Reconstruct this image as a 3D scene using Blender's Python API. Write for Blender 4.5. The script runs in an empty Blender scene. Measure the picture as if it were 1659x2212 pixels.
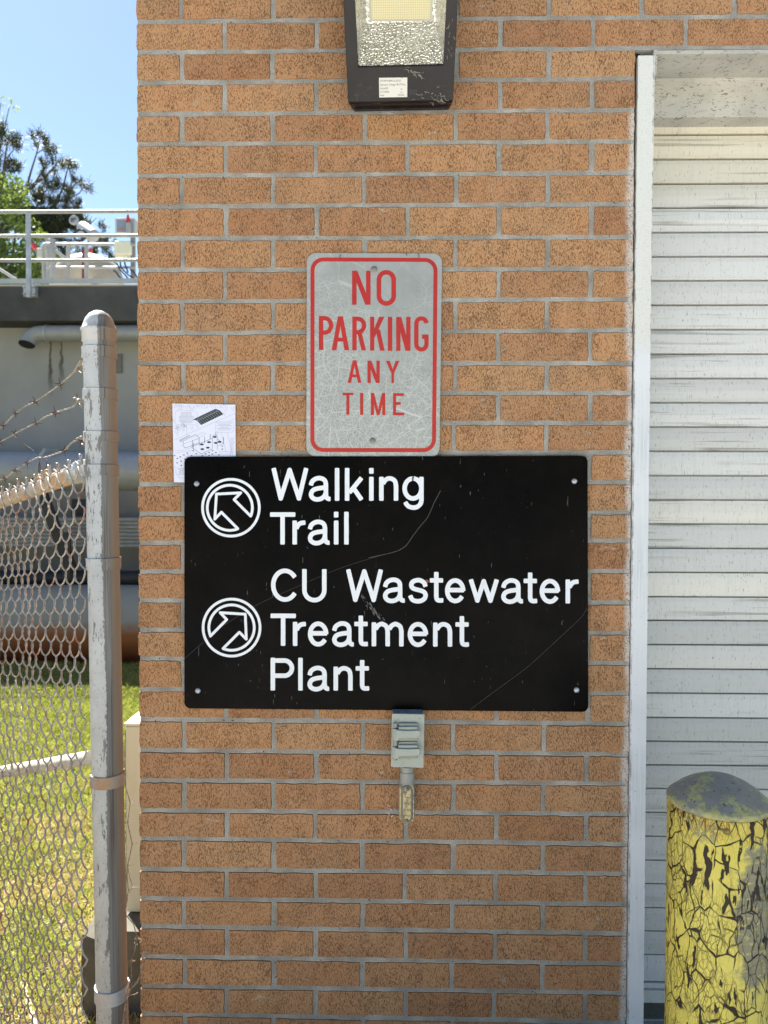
import bpy, math, random
from mathutils import Vector, noise as mnoise
R_ = math.radians
rnd = random.Random(7)
S = bpy.context.scene
COL = S.collection

# ------------------------------------------------------------ camera
EYE = Vector((0, 0, 1.3))
PITCH, YAW, ROLL = 0.02135, 0.018665, 0.002589
FPX, CX, CY = 1661.0, 829.5, 1106.0
fw = Vector((-math.sin(YAW)*math.cos(PITCH), math.cos(YAW)*math.cos(PITCH), -math.sin(PITCH)))
rt0 = Vector((math.cos(YAW), math.sin(YAW), 0)); up0 = rt0.cross(fw)
RT = rt0*math.cos(ROLL)+up0*math.sin(ROLL)
UP = -rt0*math.sin(ROLL)+up0*math.cos(ROLL)
cam = bpy.data.cameras.new('camera'); camo = bpy.data.objects.new('camera', cam); COL.objects.link(camo)
from mathutils import Matrix
mw = Matrix.Identity(4)
for i, c in enumerate((RT, UP, -fw)):
    for j in range(3): mw[j][i] = c[j]
mw[0][3], mw[1][3], mw[2][3] = EYE
camo.matrix_world = mw
cam.sensor_fit = 'VERTICAL'; cam.sensor_height = 34.6; cam.sensor_width = 26; cam.lens = 34.6*FPX/2212
cam.clip_start = 0.05; cam.clip_end = 2000
cam.dof.use_dof = True; cam.dof.focus_distance = 1.72; cam.dof.aperture_fstop = 7.0
S.camera = camo
S.render.resolution_x = 768; S.render.resolution_y = 1024

# ------------------------------------------------------------ world, sun
SUN_EL, SUN_AZ = 54, -36      # azimuth: degrees from +Y towards +X (negative = left)
w = bpy.data.worlds.new('World'); S.world = w; w.use_nodes = True
nt = w.node_tree; bg = nt.nodes['Background']
sky = nt.nodes.new('ShaderNodeTexSky'); sky.sky_type = 'NISHITA'; sky.sun_disc = False
sky.sun_elevation = R_(SUN_EL); sky.sun_rotation = R_(SUN_AZ); sky.air_density = 1.0; sky.dust_density = 0.3; sky.ozone_density = 2.0
nt.links.new(sky.outputs[0], bg.inputs[0]); bg.inputs[1].default_value = 0.052
sl = bpy.data.lights.new('sun', 'SUN'); slo = bpy.data.objects.new('sun', sl); COL.objects.link(slo)
sl.energy = 5.0; sl.angle = R_(0.53); sl.color = (1, 0.95, 0.86)
sd = Vector((math.sin(R_(SUN_AZ))*math.cos(R_(SUN_EL)), math.cos(R_(SUN_AZ))*math.cos(R_(SUN_EL)), math.sin(R_(SUN_EL))))
slo.rotation_euler = sd.to_track_quat('Z', 'Y').to_euler()
S.view_settings.view_transform = 'Standard'; S.view_settings.look = 'None'
S.view_settings.exposure = 1.95; S.view_settings.gamma = 1
S.render.engine = 'CYCLES'

# ------------------------------------------------------------ geometry helpers
def ray(u, v): return fw + RT*((u-CX)/FPX) + UP*((CY-v)/FPX)
def on(u, v, y):
    d = ray(u, v); return EYE + d*(y/d.y)
def onz(u, v, z):
    d = ray(u, v); return EYE + d*((z-EYE.z)/d.z)
def onpl(u, v, p, n):
    d = ray(u, v); return EYE + d*((p-EYE).dot(n)/d.dot(n))
def lerp(a, b, t): return a+(b-a)*t

class MB:
    def __init__(s): s.v = []; s.f = []; s.t = []; s.tint = 0.5; s.sm = []; s.smooth = False
    def face(s, idx): s.f.append(tuple(idx)); s.t.append(s.tint); s.sm.append(s.smooth)
    def add(s, pts): b = len(s.v); s.v += [Vector(p) for p in pts]; return b
    def poly(s, pts): b = s.add(pts); s.face(range(b, b+len(pts)))
    def box(s, a, b):
        x0, y0, z0 = a; x1, y1, z1 = b
        k = s.add([(x0,y0,z0),(x1,y0,z0),(x1,y1,z0),(x0,y1,z0),(x0,y0,z1),(x1,y0,z1),(x1,y1,z1),(x0,y1,z1)])
        for q in ((0,3,2,1),(4,5,6,7),(0,1,5,4),(1,2,6,5),(2,3,7,6),(3,0,4,7)): s.face([k+i for i in q])
        return s
    def hexa(s, p):   # 8 points: front quad then back quad
        k = s.add(p)
        for q in ((0,1,2,3),(7,6,5,4),(0,4,5,1),(1,5,6,2),(2,6,7,3),(3,7,4,0)): s.face([k+i for i in q])
        return s
    def ext(s, pts, off):  # closed polygon extruded by vector off
        off = Vector(off); n = len(pts); k = s.add(pts); m = s.add([Vector(p)+off for p in pts])
        s.face([k+i for i in range(n)]); s.face([m+n-1-i for i in range(n)])
        for i in range(n): j = (i+1) % n; s.face((k+j, k+i, m+i, m+j))
        return s
    def tube(s, pts, r, seg=8, caps=True, closed=False):
        pts = [Vector(p) for p in pts]; n = len(pts); rings = []
        sm = s.smooth; s.smooth = True
        pn = None
        for i, p in enumerate(pts):
            if closed: t = pts[(i+1) % n]-pts[i-1]
            else: t = pts[min(i+1, n-1)]-pts[max(i-1, 0)]
            t.normalize()
            if pn is None:
                a = Vector((0,0,1)) if abs(t.z) < .9 else Vector((1,0,0)); pn = a.cross(t).normalized()
            else:
                pn = (pn - t*pn.dot(t)).normalized()
            b = t.cross(pn); rr = r[i] if isinstance(r, (list, tuple)) else r
            rings.append(s.add([p+(pn*math.cos(2*math.pi*k/seg)+b*math.sin(2*math.pi*k/seg))*rr for k in range(seg)]))
        for i in range(n if closed else n-1):
            a, b2 = rings[i], rings[(i+1) % n]
            for k in range(seg): l = (k+1) % seg; s.face((a+k, a+l, b2+l, b2+k))
        s.smooth = False
        if caps and not closed:
            s.face([rings[0]+seg-1-k for k in range(seg)]); s.face([rings[-1]+k for k in range(seg)])
        s.smooth = sm
        return s
    def lathe(s, o, prof, seg=32, axis=Vector((0,0,1)), xr=None):
        o = Vector(o); axis = axis.normalized()
        a = Vector((1,0,0)) if abs(axis.x) < .9 else Vector((0,1,0))
        e1 = (a-axis*a.dot(axis)).normalized(); e2 = axis.cross(e1); rings = []
        for r, h in prof:
            rings.append(s.add([o+axis*h+(e1*math.cos(2*math.pi*k/seg)+e2*math.sin(2*math.pi*k/seg))*r for k in range(seg)]))
        sm = s.smooth; s.smooth = True
        for i in range(len(prof)-1):
            a, b = rings[i], rings[i+1]
            for k in range(seg): l = (k+1) % seg; s.face((a+k, a+l, b+l, b+k))
        s.smooth = False
        s.face([rings[0]+seg-1-k for k in range(seg)]); s.face([rings[-1]+k for k in range(seg)])
        s.smooth = sm
        return s
    def build(s, name, m, parent=None, loc=None, bevel=0, sharp=35, bseg=2):
        me = bpy.data.meshes.new(name)
        o = Vector(loc) if loc is not None else (Vector(parent['_w']) if parent is not None and '_w' in parent else Vector((0,0,0)))
        me.from_pydata([tuple(p-o) for p in s.v], [], s.f)
        at = me.attributes.new('tint', 'FLOAT', 'FACE'); at.data.foreach_set('value', s.t)
        me.polygons.foreach_set('use_smooth', [True]*len(s.f) if any(s.sm) or bevel else s.sm)
        me.materials.append(m); me.update()
        if any(s.sm) or bevel: me.set_sharp_from_angle(angle=R_(sharp))
        ob = bpy.data.objects.new(name, me); COL.objects.link(ob)
        if parent is not None:
            ob.parent = parent; ob['_w'] = parent['_w'] if '_w' in parent else (0,0,0)
        else:
            ob.location = o; ob['_w'] = tuple(o)
        if bevel:
            bm = ob.modifiers.new('bevel', 'BEVEL'); bm.width = bevel; bm.segments = bseg; bm.limit_method = 'ANGLE'; bm.angle_limit = R_(30)
        return ob
def tag(o, label=None, cat=None, group=None, kind=None):
    if label: o['label'] = label
    if cat: o['category'] = cat
    if group: o['group'] = group
    if kind: o['kind'] = kind
    return o
def thing(name, label, cat, loc, group=None):
    o = bpy.data.objects.new(name, None); COL.objects.link(o); o.location = loc; o['_w'] = tuple(loc)
    o.empty_display_size = .05
    return tag(o, label, cat, group)

# ------------------------------------------------------------ material helper
class MT:
    def __init__(s, name, base=(.5,.5,.5), rough=.8, metal=0, spec=None):
        s.m = bpy.data.materials.new(name); s.m.use_nodes = True; s.nt = s.m.node_tree
        s.b = s.nt.nodes['Principled BSDF']; s.b.inputs['Base Color'].default_value = (*base, 1)
        s.b.inputs['Roughness'].default_value = rough; s.b.inputs['Metallic'].default_value = metal
        if spec is not None: s.b.inputs['Specular IOR Level'].default_value = spec
        s._p = None
    def new(s, t, **kw):
        n = s.nt.nodes.new('ShaderNode'+t)
        for k, v in kw.items(): setattr(n, k, v)
        return n
    def put(s, sock, v):
        if hasattr(v, 'is_output') or isinstance(v, bpy.types.NodeSocket): s.nt.links.new(v, sock)
        elif isinstance(v, (tuple, list)) and sock.type == 'RGBA' and len(v) == 3: sock.default_value = (*v, 1)
        else: sock.default_value = v
    @property
    def pos(s):
        if s._p is None: s._p = s.new('NewGeometry').outputs['Position']
        return s._p
    def sc(s, x, y, z, off=(0,0,0), vec=None):
        n = s.new('Mapping'); s.put(n.inputs[0], vec if vec is not None else s.pos); n.inputs[3].default_value = (x, y, z); n.inputs[1].default_value = off
        return n.outputs[0]
    def noise(s, scale, detail=3, rough=.55, vec=None, dist=0):
        n = s.new('TexNoise'); s.put(n.inputs['Vector'], vec if vec is not None else s.pos)
        n.inputs['Scale'].default_value = scale; n.inputs['Detail'].default_value = detail; n.inputs['Roughness'].default_value = rough
        n.inputs['Distortion'].default_value = dist
        return n.outputs[0]
    def noisec(s, scale, vec=None):
        n = s.new('TexNoise'); s.put(n.inputs['Vector'], vec if vec is not None else s.pos); n.inputs['Scale'].default_value = scale
        return n.outputs[1]
    def voro(s, scale, feature='F1', vec=None, out='Distance', rand=1):
        n = s.new('TexVoronoi', feature=feature); s.put(n.inputs['Vector'], vec if vec is not None else s.pos)
        n.inputs['Scale'].default_value = scale; n.inputs['Randomness'].default_value = rand
        return n.outputs[out]
    def math(s, op, a, b=0., c=None, clamp=False):
        n = s.new('Math', operation=op, use_clamp=clamp); s.put(n.inputs[0], a); s.put(n.inputs[1], b)
        if c is not None: s.put(n.inputs[2], c)
        return n.outputs[0]
    def vadd(s, a, b, scale=1.):
        n = s.new('VectorMath', operation='MULTIPLY_ADD'); s.put(n.inputs[0], b); n.inputs[1].default_value = (scale,)*3; s.put(n.inputs[2], a)
        return n.outputs[0]
    def sep(s, v=None):
        n = s.new('SeparateXYZ'); s.put(n.inputs[0], v if v is not None else s.pos); return n.outputs
    def step(s, x, a, b, o0=0., o1=1.):
        n = s.new('MapRange'); s.put(n.inputs[0], x); n.inputs[1].default_value = a; n.inputs[2].default_value = b
        n.inputs[3].default_value = o0; n.inputs[4].default_value = o1
        return n.outputs[0]
    def mix(s, f, a, b, mode='MIX'):
        n = s.new('Mix', data_type='RGBA', blend_type=mode); s.put(n.inputs[0], f); s.put(n.inputs[6], a); s.put(n.inputs[7], b)
        return n.outputs[2]
    def attr(s, name='tint', out='Fac'):
        n = s.new('Attribute', attribute_name=name); return n.outputs[out]
    def ramp(s, f, stops):
        n = s.new('ValToRGB'); s.put(n.inputs[0], f); e = n.color_ramp.elements
        while len(e) < len(stops): e.new(.5)
        for q, (p, c) in zip(e, stops): q.position = p; q.color = (*c, 1)
        return n.outputs[0]
    def col(s, v): s.put(s.b.inputs['Base Color'], v); return s
    def rough(s, v): s.put(s.b.inputs['Roughness'], v); return s
    def bump(s, h, strength=.5, dist=.001):
        n = s.new('Bump'); n.inputs['Strength'].default_value = strength; n.inputs['Distance'].default_value = dist
        s.put(n.inputs['Height'], h); s.nt.links.new(n.outputs[0], s.b.inputs['Normal']); return s

# ------------------------------------------------------------ measured wall grid
D = 1.722
XL = on(298.5, 1106, D).x; XR = on(1361.5, 1300, D).x
LV = [46.2,112,177.8,246.4,310.8,379.4,445.2,515.2,583,651.2,719.6,784.4,849.2,915.1,978.7,1045.9,1110.4,1173,1235,1297,1361,1422.3,1489,1554.2,1620.8,1685.9,1750.9,1811.4,1878,1941.5,2001.9,2067,2130.5,2191]
RV = [37,103.4,169.4,236.4,304.4,372.4,440.4,511.4,579.7,645.8,712.9,784.6,848.5,913.5,977.5,1041.6,1107,1167.7,1233.7,1302,1367,1433,1498,1564,1630,1693.3,1759.5,1824.4,1888,1954.2,2017.7,2082.6,2146,2209.7]
BED = [(on(310, l, D).z, on(1355, r, D).z) for l, r in zip(LV, RV)]
XA, XB = on(310, 1106, D).x, on(1355, 1106, D).x
def bedz(i, x):
    if i < 0:
        a, b = BED[0]; a -= .0682*i; b -= .0682*i; z = (a+b)/2; return z
    if i > 33: a, b = BED[33]; return (a+b)/2-.0677*(i-33)
    a, b = BED[i]; t = max(-.1, min(1.1, (x-XA)/(XB-XA))); return a+(b-a)*t
I0, I1 = -4, 37
TOPZ = bedz(I0, 0)

# ============================================================ MATERIALS
def mk_brick():
    m = MT('wirecut_brick', rough=.92, spec=.2)
    t = m.attr()
    base = m.ramp(t, [(0,(.375,.205,.108)),(.3,(.42,.238,.126)),(.6,(.455,.265,.138)),(1,(.485,.288,.15))])
    big = m.noise(9, 3); base = m.mix(m.step(big, .35, .7), base, m.mix(1., base, (1.05,.95,.88), 'MULTIPLY'))
    fine = m.noise(420, 2); base = m.mix(m.step(fine, .3, .7, .0, .45), base, m.mix(1., base, (.72,.68,.66), 'MULTIPLY'))
    # wire-cut pits: short dark vertical tears, clustered
    pv = m.sc(1, 1, .42)
    pit = m.noise(540, 2.5, .62, vec=m.sc(1,1,.36), dist=.3)
    pit2 = m.noise(700, 1, .5, vec=m.sc(1, 1, .28, (3, 1, 2)))
    clus = m.noise(28, 2, vec=m.sc(1,1,.6))
    thr = m.math('ADD', pit, m.math('MULTIPLY', m.math('SUBTRACT', clus, .5), .15))
    pm = m.step(thr, .575, .605)
    thr2 = m.math('ADD', pit2, m.math('MULTIPLY', m.math('SUBTRACT', clus, .5), .2)); pm2 = m.step(thr2, .61, .64)
    pm = m.math('MAXIMUM', pm, m.math('MULTIPLY', pm2, .85))
    col = m.mix(m.math('MULTIPLY', pm, .78), base, (.085,.042,.022))
    spk = m.step(m.voro(95), .055, .03); col = m.mix(m.math('MULTIPLY', spk, m.step(m.noise(60, 0), .55, .6)), col, (.62,.5,.36))
    # white paint overspray beside the door frame
    x = m.sep()[0]; z = m.sep()[2]
    nz = m.noise(7, 2, vec=m.sc(.1,.1,1)); nf = m.noise(240, 3, .7)
    edge = m.math('ADD', m.math('SUBTRACT', x, XR), m.math('MULTIPLY', nz, .030))
    pmk = m.math('MULTIPLY', m.step(edge, -.002, .009), m.step(nf, .36, .50))
    lim = m.math('MULTIPLY', m.step(x, XR+.02, XR+.0195), m.step(z, on(0,235,D).z, on(0,260,D).z))
    col = m.mix(m.math('MULTIPLY', m.math('MULTIPLY', pmk, lim), .85), col, (.62,.6,.56))
    # mortar smears close to some beds
    sm = m.step(m.math('ADD', m.noise(18, 3, vec=m.sc(1,1,2)), m.math('MULTIPLY', m.noise(300, 2), .25)), .80, .86)
    col = m.mix(m.math('MULTIPLY', sm, .55), col, (.45,.41,.34))
    m.col(col)
    h = m.math('SUBTRACT', m.math('MULTIPLY', m.noise(700, 2, .7), .5), m.math('MULTIPLY', pm, 1.6))
    m.bump(h, .7, .0012); return m.m
def mk_mortar():
    m = MT('grey_mortar', rough=.95, spec=.15)
    c = m.ramp(m.noise(14, 4, .6), [(.3,(.29,.275,.24)),(.5,(.39,.375,.335)),(.7,(.53,.51,.465))])
    c = m.mix(m.step(m.noise(600, 2), .35, .7, 0, .6), c, m.mix(1., c, (.6,.6,.6), 'MULTIPLY'))
    c = m.mix(m.step(m.noise(150, 2), .7, .74), c, (.06,.05,.045))
    c = m.mix(m.step(m.voro(260), .12, .06, 0, .5), c, (.6,.58,.52))
    x, y, z = m.sep(); nz = m.noise(7, 2, vec=m.sc(.1,.1,1))
    pk = m.math('MULTIPLY', m.step(m.math('ADD', m.math('SUBTRACT', x, XR), m.math('MULTIPLY', nz, .03)), .004, .012), m.step(m.noise(240, 3), .4, .5))
    pk = m.math('MULTIPLY', pk, m.math('MULTIPLY', m.step(x, XR+.02, XR+.0195), m.step(z, on(0,235,D).z, on(0,260,D).z)))
    c = m.mix(pk, c, (.6,.59,.55))
    m.col(c); m.bump(m.noise(300, 5, .75), 1., .0035); return m.m
M_BRICK, M_MORT = mk_brick(), mk_mortar()

def mk_white_paint(name, base=(.70,.72,.72), dark=(.50,.53,.54), patch=True):
    m = MT(name, rough=.55)
    z = m.sep()[2]
    st = m.noise(60, 4, .65, vec=m.sc(3, 3, .12))
    c = m.mix(m.step(st, .45, .65, 0, .8), base, dark)
    if patch:
        zz = m.step(z, on(0,775,D).z, on(0,735,D).z)   # older grey coat brushed over lower part
        c2 = m.mix(m.step(m.noise(90, 4, .7, vec=m.sc(3,3,.06)), .4, .62), (.52,.56,.58), (.66,.69,.71))
        c2 = m.mix(m.step(m.noise(5, 3, vec=m.sc(.2,.2,1)), .38, .6), c2, (.68,.70,.72))
        c1 = m.mix(m.step(m.noise(320, 2), .5, .7, 0, .5), (.66,.665,.62), (.48,.49,.46))
        c = m.mix(zz, c2, c1)
    c = m.mix(m.step(m.noise(170, 3, .6), .68, .72), c, (.12,.10,.09))
    xx = m.sep()[0]; ej = m.math('MINIMUM', m.math('ABSOLUTE', m.math('SUBTRACT', xx, XR+.0028)), m.math('ABSOLUTE', m.math('SUBTRACT', xx, XR+.0388)))
    ee_ = m.math('ADD', ej, m.math('MULTIPLY', m.noise(110, 4, .7, vec=m.sc(1,1,.35)), .012)); c = m.mix(m.math('MULTIPLY', m.step(ee_, .0075, .0055), .8), c, (.16,.13,.12))
    m.col(c); m.bump(m.noise(300, 3), .3, .0006); return m.m
M_JAMB = mk_white_paint('chipped_white_paint')
M_LINTEL = MT('dusty_white_paint', rough=.7)
_c = M_LINTEL.mix(M_LINTEL.step(M_LINTEL.noise(7, 4, .6), .35, .7), (.50,.48,.42), (.36,.35,.31))
_v = M_LINTEL.sc(1, 1, 2.4); _s = M_LINTEL.noise(55, 5, .7, vec=M_LINTEL.vadd(_v, M_LINTEL.noisec(6), .12), dist=1.5)
_c = M_LINTEL.mix(M_LINTEL.step(_s, .565, .64, 0, .85), _c, (.09,.065,.045))
M_LINTEL.col(_c); M_LINTEL.bump(_s, .25, .001); M_LINTEL = M_LINTEL.m
def mk_slat():
    m = MT('weathered_shutter_paint', rough=.5, spec=.35)
    t = m.attr()
    c = m.ramp(t, [(0,(.48,.48,.455)),(.3,(.575,.575,.545)),(.5,(.68,.68,.65)),(.75,(.72,.70,.625)),(1,(.80,.775,.69))])
    x, y, z = m.sep()
    zt = m.math('MULTIPLY', m.step(z, on(0,470,1.88).z, on(0,400,1.88).z), .8)
    c = m.mix(zt, c, m.mix(1., c, (.93,.86,.72), 'MULTIPLY'))   # yellowed top slats
    hz = m.noise(1, 4, .6, vec=m.sc(2.2, 1, 95)); hz2 = m.noise(3, 2, vec=m.sc(1, 1, 3, (5,0,2)))
    band = m.math('MULTIPLY', m.step(hz, .56, .62), m.step(hz2, .46, .6))
    c = m.mix(m.math('MULTIPLY', band, .55), c, (.17,.15,.11))
    sv = m.noise(1, 3, .7, vec=m.sc(330, 1, 28)); sv2 = m.noise(9, 3)
    stk = m.math('MULTIPLY', m.step(sv, .63, .68), m.step(sv2, .38, .6))
    c = m.mix(m.math('MULTIPLY', stk, .55), c, (.13,.12,.11))
    sv3 = m.noise(1, 2, .7, vec=m.sc(520, 1, 60, (9,9,9))); c = m.mix(m.math('MULTIPLY', m.step(sv3, .65, .69), .8), c, (.05,.05,.05))
    lo = m.step(m.noise(1, 3, vec=m.sc(160, 1, 9)), .5, .75, 0, .14); c = m.mix(lo, c, (.3,.3,.29))
    m.col(c); m.bump(m.noise(1, 2, vec=m.sc(8, 1, 240)), .15, .0008); return m.m
M_SLAT = mk_slat()
M_DARK = MT('dark_gap', (.012,.012,.012), .9).m
M_RUBBER = MT('black_rubber', (.02,.02,.022), .7).m
def mk_concrete(name, a, b, scale=3, stains=True, c0=(.08,.075,.065), bump=.6):
    m = MT(name, rough=.93, spec=.2)
    c = m.mix(m.step(m.noise(scale, 5, .6), .3, .7), a, b)
    if stains:
        s = m.noise(1, 5, .65, vec=m.sc(3.5, 3.5, .5)); c = m.mix(m.step(s, .52, .75, 0, .7), c, c0)
    c = m.mix(m.step(m.noise(scale*40, 2), .4, .75, 0, .4), c, m.mix(1., c, (.6,.6,.6), 'MULTIPLY'))
    m.col(c); m.bump(m.noise(scale*22, 4, .7), bump, .004); return m.m
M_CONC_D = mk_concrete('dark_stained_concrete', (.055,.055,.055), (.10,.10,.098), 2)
def mk_tankwall():
    m = MT('pale_tank_concrete', rough=.9)
    c = m.mix(m.step(m.noise(.9, 4), .3, .7), (.27,.275,.265), (.35,.35,.33))
    x, y, z = m.sep()
    for uu, wd, vt, vb in ((109, 5.0, 741, 826), (133, 4.6, 741, 806)):
        px = on(uu, 800, 11.67).x; z1 = on(uu, vt, 11.67).z; z0 = on(uu, vb, 11.67).z
        dx = m.math('ABSOLUTE', m.math('SUBTRACT', m.math('ADD', x, m.math('MULTIPLY', m.math('SUBTRACT', m.noise(6, 3), .5), .10)), px))
        wz = m.step(z, z0, z1, wd*.007*1.5, wd*.007*.35)
        k = m.math('MULTIPLY', m.step(m.math('DIVIDE', dx, wz), 1.0, .4), m.math('MULTIPLY', m.step(z, z0-.25, z0+.15), m.step(z, z1+.3, z1+.0)))
        c = m.mix(m.math('MULTIPLY', k, .9), c, (.06,.055,.045))
    g = m.step(m.noise(1, 4, vec=m.sc(2, 2, .4)), .5, .8, 0, .35); c = m.mix(g, c, (.18,.17,.14))
    m.col(c); m.bump(m.noise(40, 4), .3, .005); return m.m
M_TANKWALL = mk_tankwall()
def mk_metal(name, a, b, rough=.5, metal=.0, rust=0., scale=8, rustc=(.20,.075,.03)):
    m = MT(name, rough=rough, metal=metal)
    c = m.mix(m.step(m.noise(scale, 4, .65), .35, .68), a, b)
    c = m.mix(m.step(m.noise(scale*14, 3, .6), .5, .8, 0, .5), c, m.mix(1., c, (.62,.62,.6), 'MULTIPLY'))
    if rust: c = m.mix(m.step(m.noise(scale*1.7, 5, .7), .72-rust*.35, .8-rust*.35), c, rustc)
    m.col(c); m.bump(m.noise(scale*30, 2), .15, .0006); return m.m
M_GALV = mk_metal('galvanised_steel', (.38,.40,.41), (.52,.53,.53), .42, .35)
M_RAILW = mk_metal('oxidised_aluminium_rail', (.26,.27,.255), (.36,.36,.34), .5, .1, scale=5)
M_WIRE = mk_metal('rust_flecked_fence_wire', (.26,.25,.235), (.42,.41,.39), .45, .3, rust=.45, scale=16, rustc=(.30,.13,.07))
M_BWIRE = mk_metal('dull_barbed_wire', (.20,.18,.15), (.34,.32,.27), .5, .25, rust=.4, scale=20)
M_BARB = MT('rusty_barb', (.07,.03,.02), .8).m
M_RUSTRAIL = mk_metal('rusty_top_rail', (.50,.31,.15), (.40,.40,.40), .55, .15, rust=.3, scale=14, rustc=(.42,.22,.09))
M_MIDRAIL = mk_metal('weathered_brace_rail', (.50,.46,.38), (.38,.36,.31), .6, .1, scale=12)
M_STEELP = mk_metal('grey_painted_pipe', (.30,.31,.33), (.36,.37,.385), .45, .1, scale=2)
M_BLACKP = mk_metal('black_pipe', (.012,.013,.018), (.025,.026,.03), .5, 0, scale=2)
M_DARKSTEEL = mk_metal('dark_steel', (.03,.028,.025), (.06,.055,.05), .7, 0, rust=.2, scale=4)  # steel's own dark tone with some rust
M_ROLL = mk_metal('ribbed_sheet_metal', (.34,.34,.35), (.46,.46,.46), .5, .2, scale=4)
def mk_rustpipe():
    m = MT('rusty_cream_pipe', rough=.75)
    x, y, z = m.sep(); zc = on(150, 1351, 10.6).z
    h = m.math('ADD', z, m.math('MULTIPLY', m.math('SUBTRACT', m.noise(3, 4, .6, vec=m.sc(.5,1,1)), .5), .35))
    c = m.mix(m.step(h, zc+.12, zc-.06), (.34,.33,.28), (.36,.13,.035))
    c = m.mix(m.step(h, zc-.08, zc-.38), c, (.16,.038,.015))
    m.col(c); return m.m
M_RUSTPIPE = mk_rustpipe()
# post: galvanised, with silver paint sprayed on its left (from the yard side) over pipe and bands
PT = on(213.5, 690, D); PB = on(245.0, 2300, D)
PBOT = PB + (PB-PT)*((PB.z+.32)/(PT.z-PB.z))
def mk_post():
    m = MT('half_painted_galvanised', rough=.6, metal=.05, spec=.3)
    x, y, z = m.sep()
    slope = (PT.x-PB.x)/(PT.z-PB.z)
    cx = m.math('ADD', m.math('MULTIPLY', m.math('SUBTRACT', z, PB.z), slope), PB.x)
    lx = m.math('SUBTRACT', x, cx)
    ed = m.math('MULTIPLY', m.math('SUBTRACT', m.noise(1, 5, .8, vec=m.sc(70, 70, 90)), .5), .012)
    ed2 = m.math('MULTIPLY', m.math('SUBTRACT', m.noise(1.8, 2, vec=m.sc(.1,.1,1)), .5), .02)
    e = m.math('ADD', m.math('ADD', lx, ed), ed2)
    mask = m.step(e, .0098, .0088)
    base = m.mix(m.step(m.noise(30, 4, vec=m.sc(2,2,.15)), .4, .65), (.145,.145,.14), (.21,.205,.195))
    st = m.noise(1, 4, .6, vec=m.sc(200, 200, 2.5))
    base = m.mix(m.math('MULTIPLY', m.step(st, .45, .62), m.step(lx, .008, .018)), base, (.085,.065,.05))
    base = m.mix(m.step(m.math('ADD', lx, m.math('MULTIPLY', m.noise(300, 2), .006)), .026, .031), base, (.21,.16,.115))  # right edge tinted warm: reflection of the bricks put into the colour
    paint = m.mix(m.step(m.noise(14, 4, .6), .3, .7), (.50,.515,.52), (.38,.40,.41))
    zw = m.step(z, 1.2, .1); paint = m.mix(zw, paint, m.mix(1., paint, (1.0,.95,.84), 'MULTIPLY'))
    chip = m.noise(1, 5, .75, vec=m.sc(60, 60, 16)); chl = m.noise(3.3, 2)
    chm = m.step(m.math('ADD', chip, m.math('MULTIPLY', m.math('SUBTRACT', chl, .5), .45)), .585, .60)
    mask = m.math('MULTIPLY', mask, m.math('SUBTRACT', 1., chm))
    flk = m.step(m.noise(1, 3, .7, vec=m.sc(230, 230, 110)), .62, .65)
    mask = m.math('MULTIPLY', mask, m.math('SUBTRACT', 1., m.math('MULTIPLY', flk, .9)))
    c = m.mix(mask, base, paint)
    m.col(c); m.bump(m.math('MULTIPLY', mask, 1.), .25, .0004); return m.m
M_POST = mk_post()
M_RUSTBAND = mk_metal('rusty_band', (.34,.20,.09), (.30,.27,.24), .6, .2, rust=.3, scale=25, rustc=(.30,.13,.05))

# ============================================================ SETTING: ground
def gz(y):
    if y < 2.0: return -.25
    return -.25-.088*(min(y, 12)-2.0)
def mk_soil():
    m = MT('lawn_soil', rough=.97, spec=.1)
    n = m.noise(1.3, 4, .6); f = m.noise(35, 4, .7)
    c = m.mix(m.step(f, .35, .65), (.10,.11,.04), (.18,.18,.07))
    y = m.sep()[1]
    dry = m.math('MULTIPLY', m.step(m.math('ADD', y, m.math('MULTIPLY', m.math('SUBTRACT', m.noise(2.2, 4), .5), 3.)), 4.2, 2.4), 1.)
    c = m.mix(dry, c, m.mix(m.step(f, .4, .6), (.10,.055,.03), (.24,.17,.09)))
    m.col(c); m.bump(m.noise(60, 4, .7), 1., .01); return m.m
b = MB()
ys = [-0.0, .8, 1.2, 1.5, 1.75]+[2+.5*i for i in range(21)]+[14, 20, 40, 100, 600]
xs = [-600, -60, -20, -10, -6, -4, -3, -2.5, -2, -1.6, -1.3, -1, -.8, XL+.1]
hgt = lambda x, y: gz(y)-.012+(.02*mnoise.noise(Vector((x*1.7, y*1.7, 0))) if y < 30 and x > -8 else 0)
for i in range(len(ys)-1):
    for j in range(len(xs)-1):
        b.smooth = True
        b.poly([(xs[j],ys[i],hgt(xs[j],ys[i])),(xs[j+1],ys[i],hgt(xs[j+1],ys[i])),(xs[j+1],ys[i+1],hgt(xs[j+1],ys[i+1])),(xs[j],ys[i+1],hgt(xs[j],ys[i+1]))])
M_SOIL = mk_soil()
tag(b.build('lawn', M_SOIL), kind='structure')
b = MB(); b.box((XL+.1, 1.9, -1.3), (600, 600, -1.2)); tag(b.build('far_ground', M_SOIL), kind='structure')
M_DRIVE = mk_concrete('driveway_concrete', (.54,.53,.50), (.62,.61,.58), 1.2, True, (.30,.29,.27))
b = MB(); b.box((-600, -600, -.3), (600, 0, -.006)); b.box((XL+.1, 0, -.3), (600, 1.9, -.006))
tag(b.build('driveway', M_DRIVE), kind='structure')
b = MB(); b.box((XR-.1, 1.9, -.3), (XR+3.6, 7.5, -.002)); tag(b.build('garage_floor', M_DRIVE), kind='structure')

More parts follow.
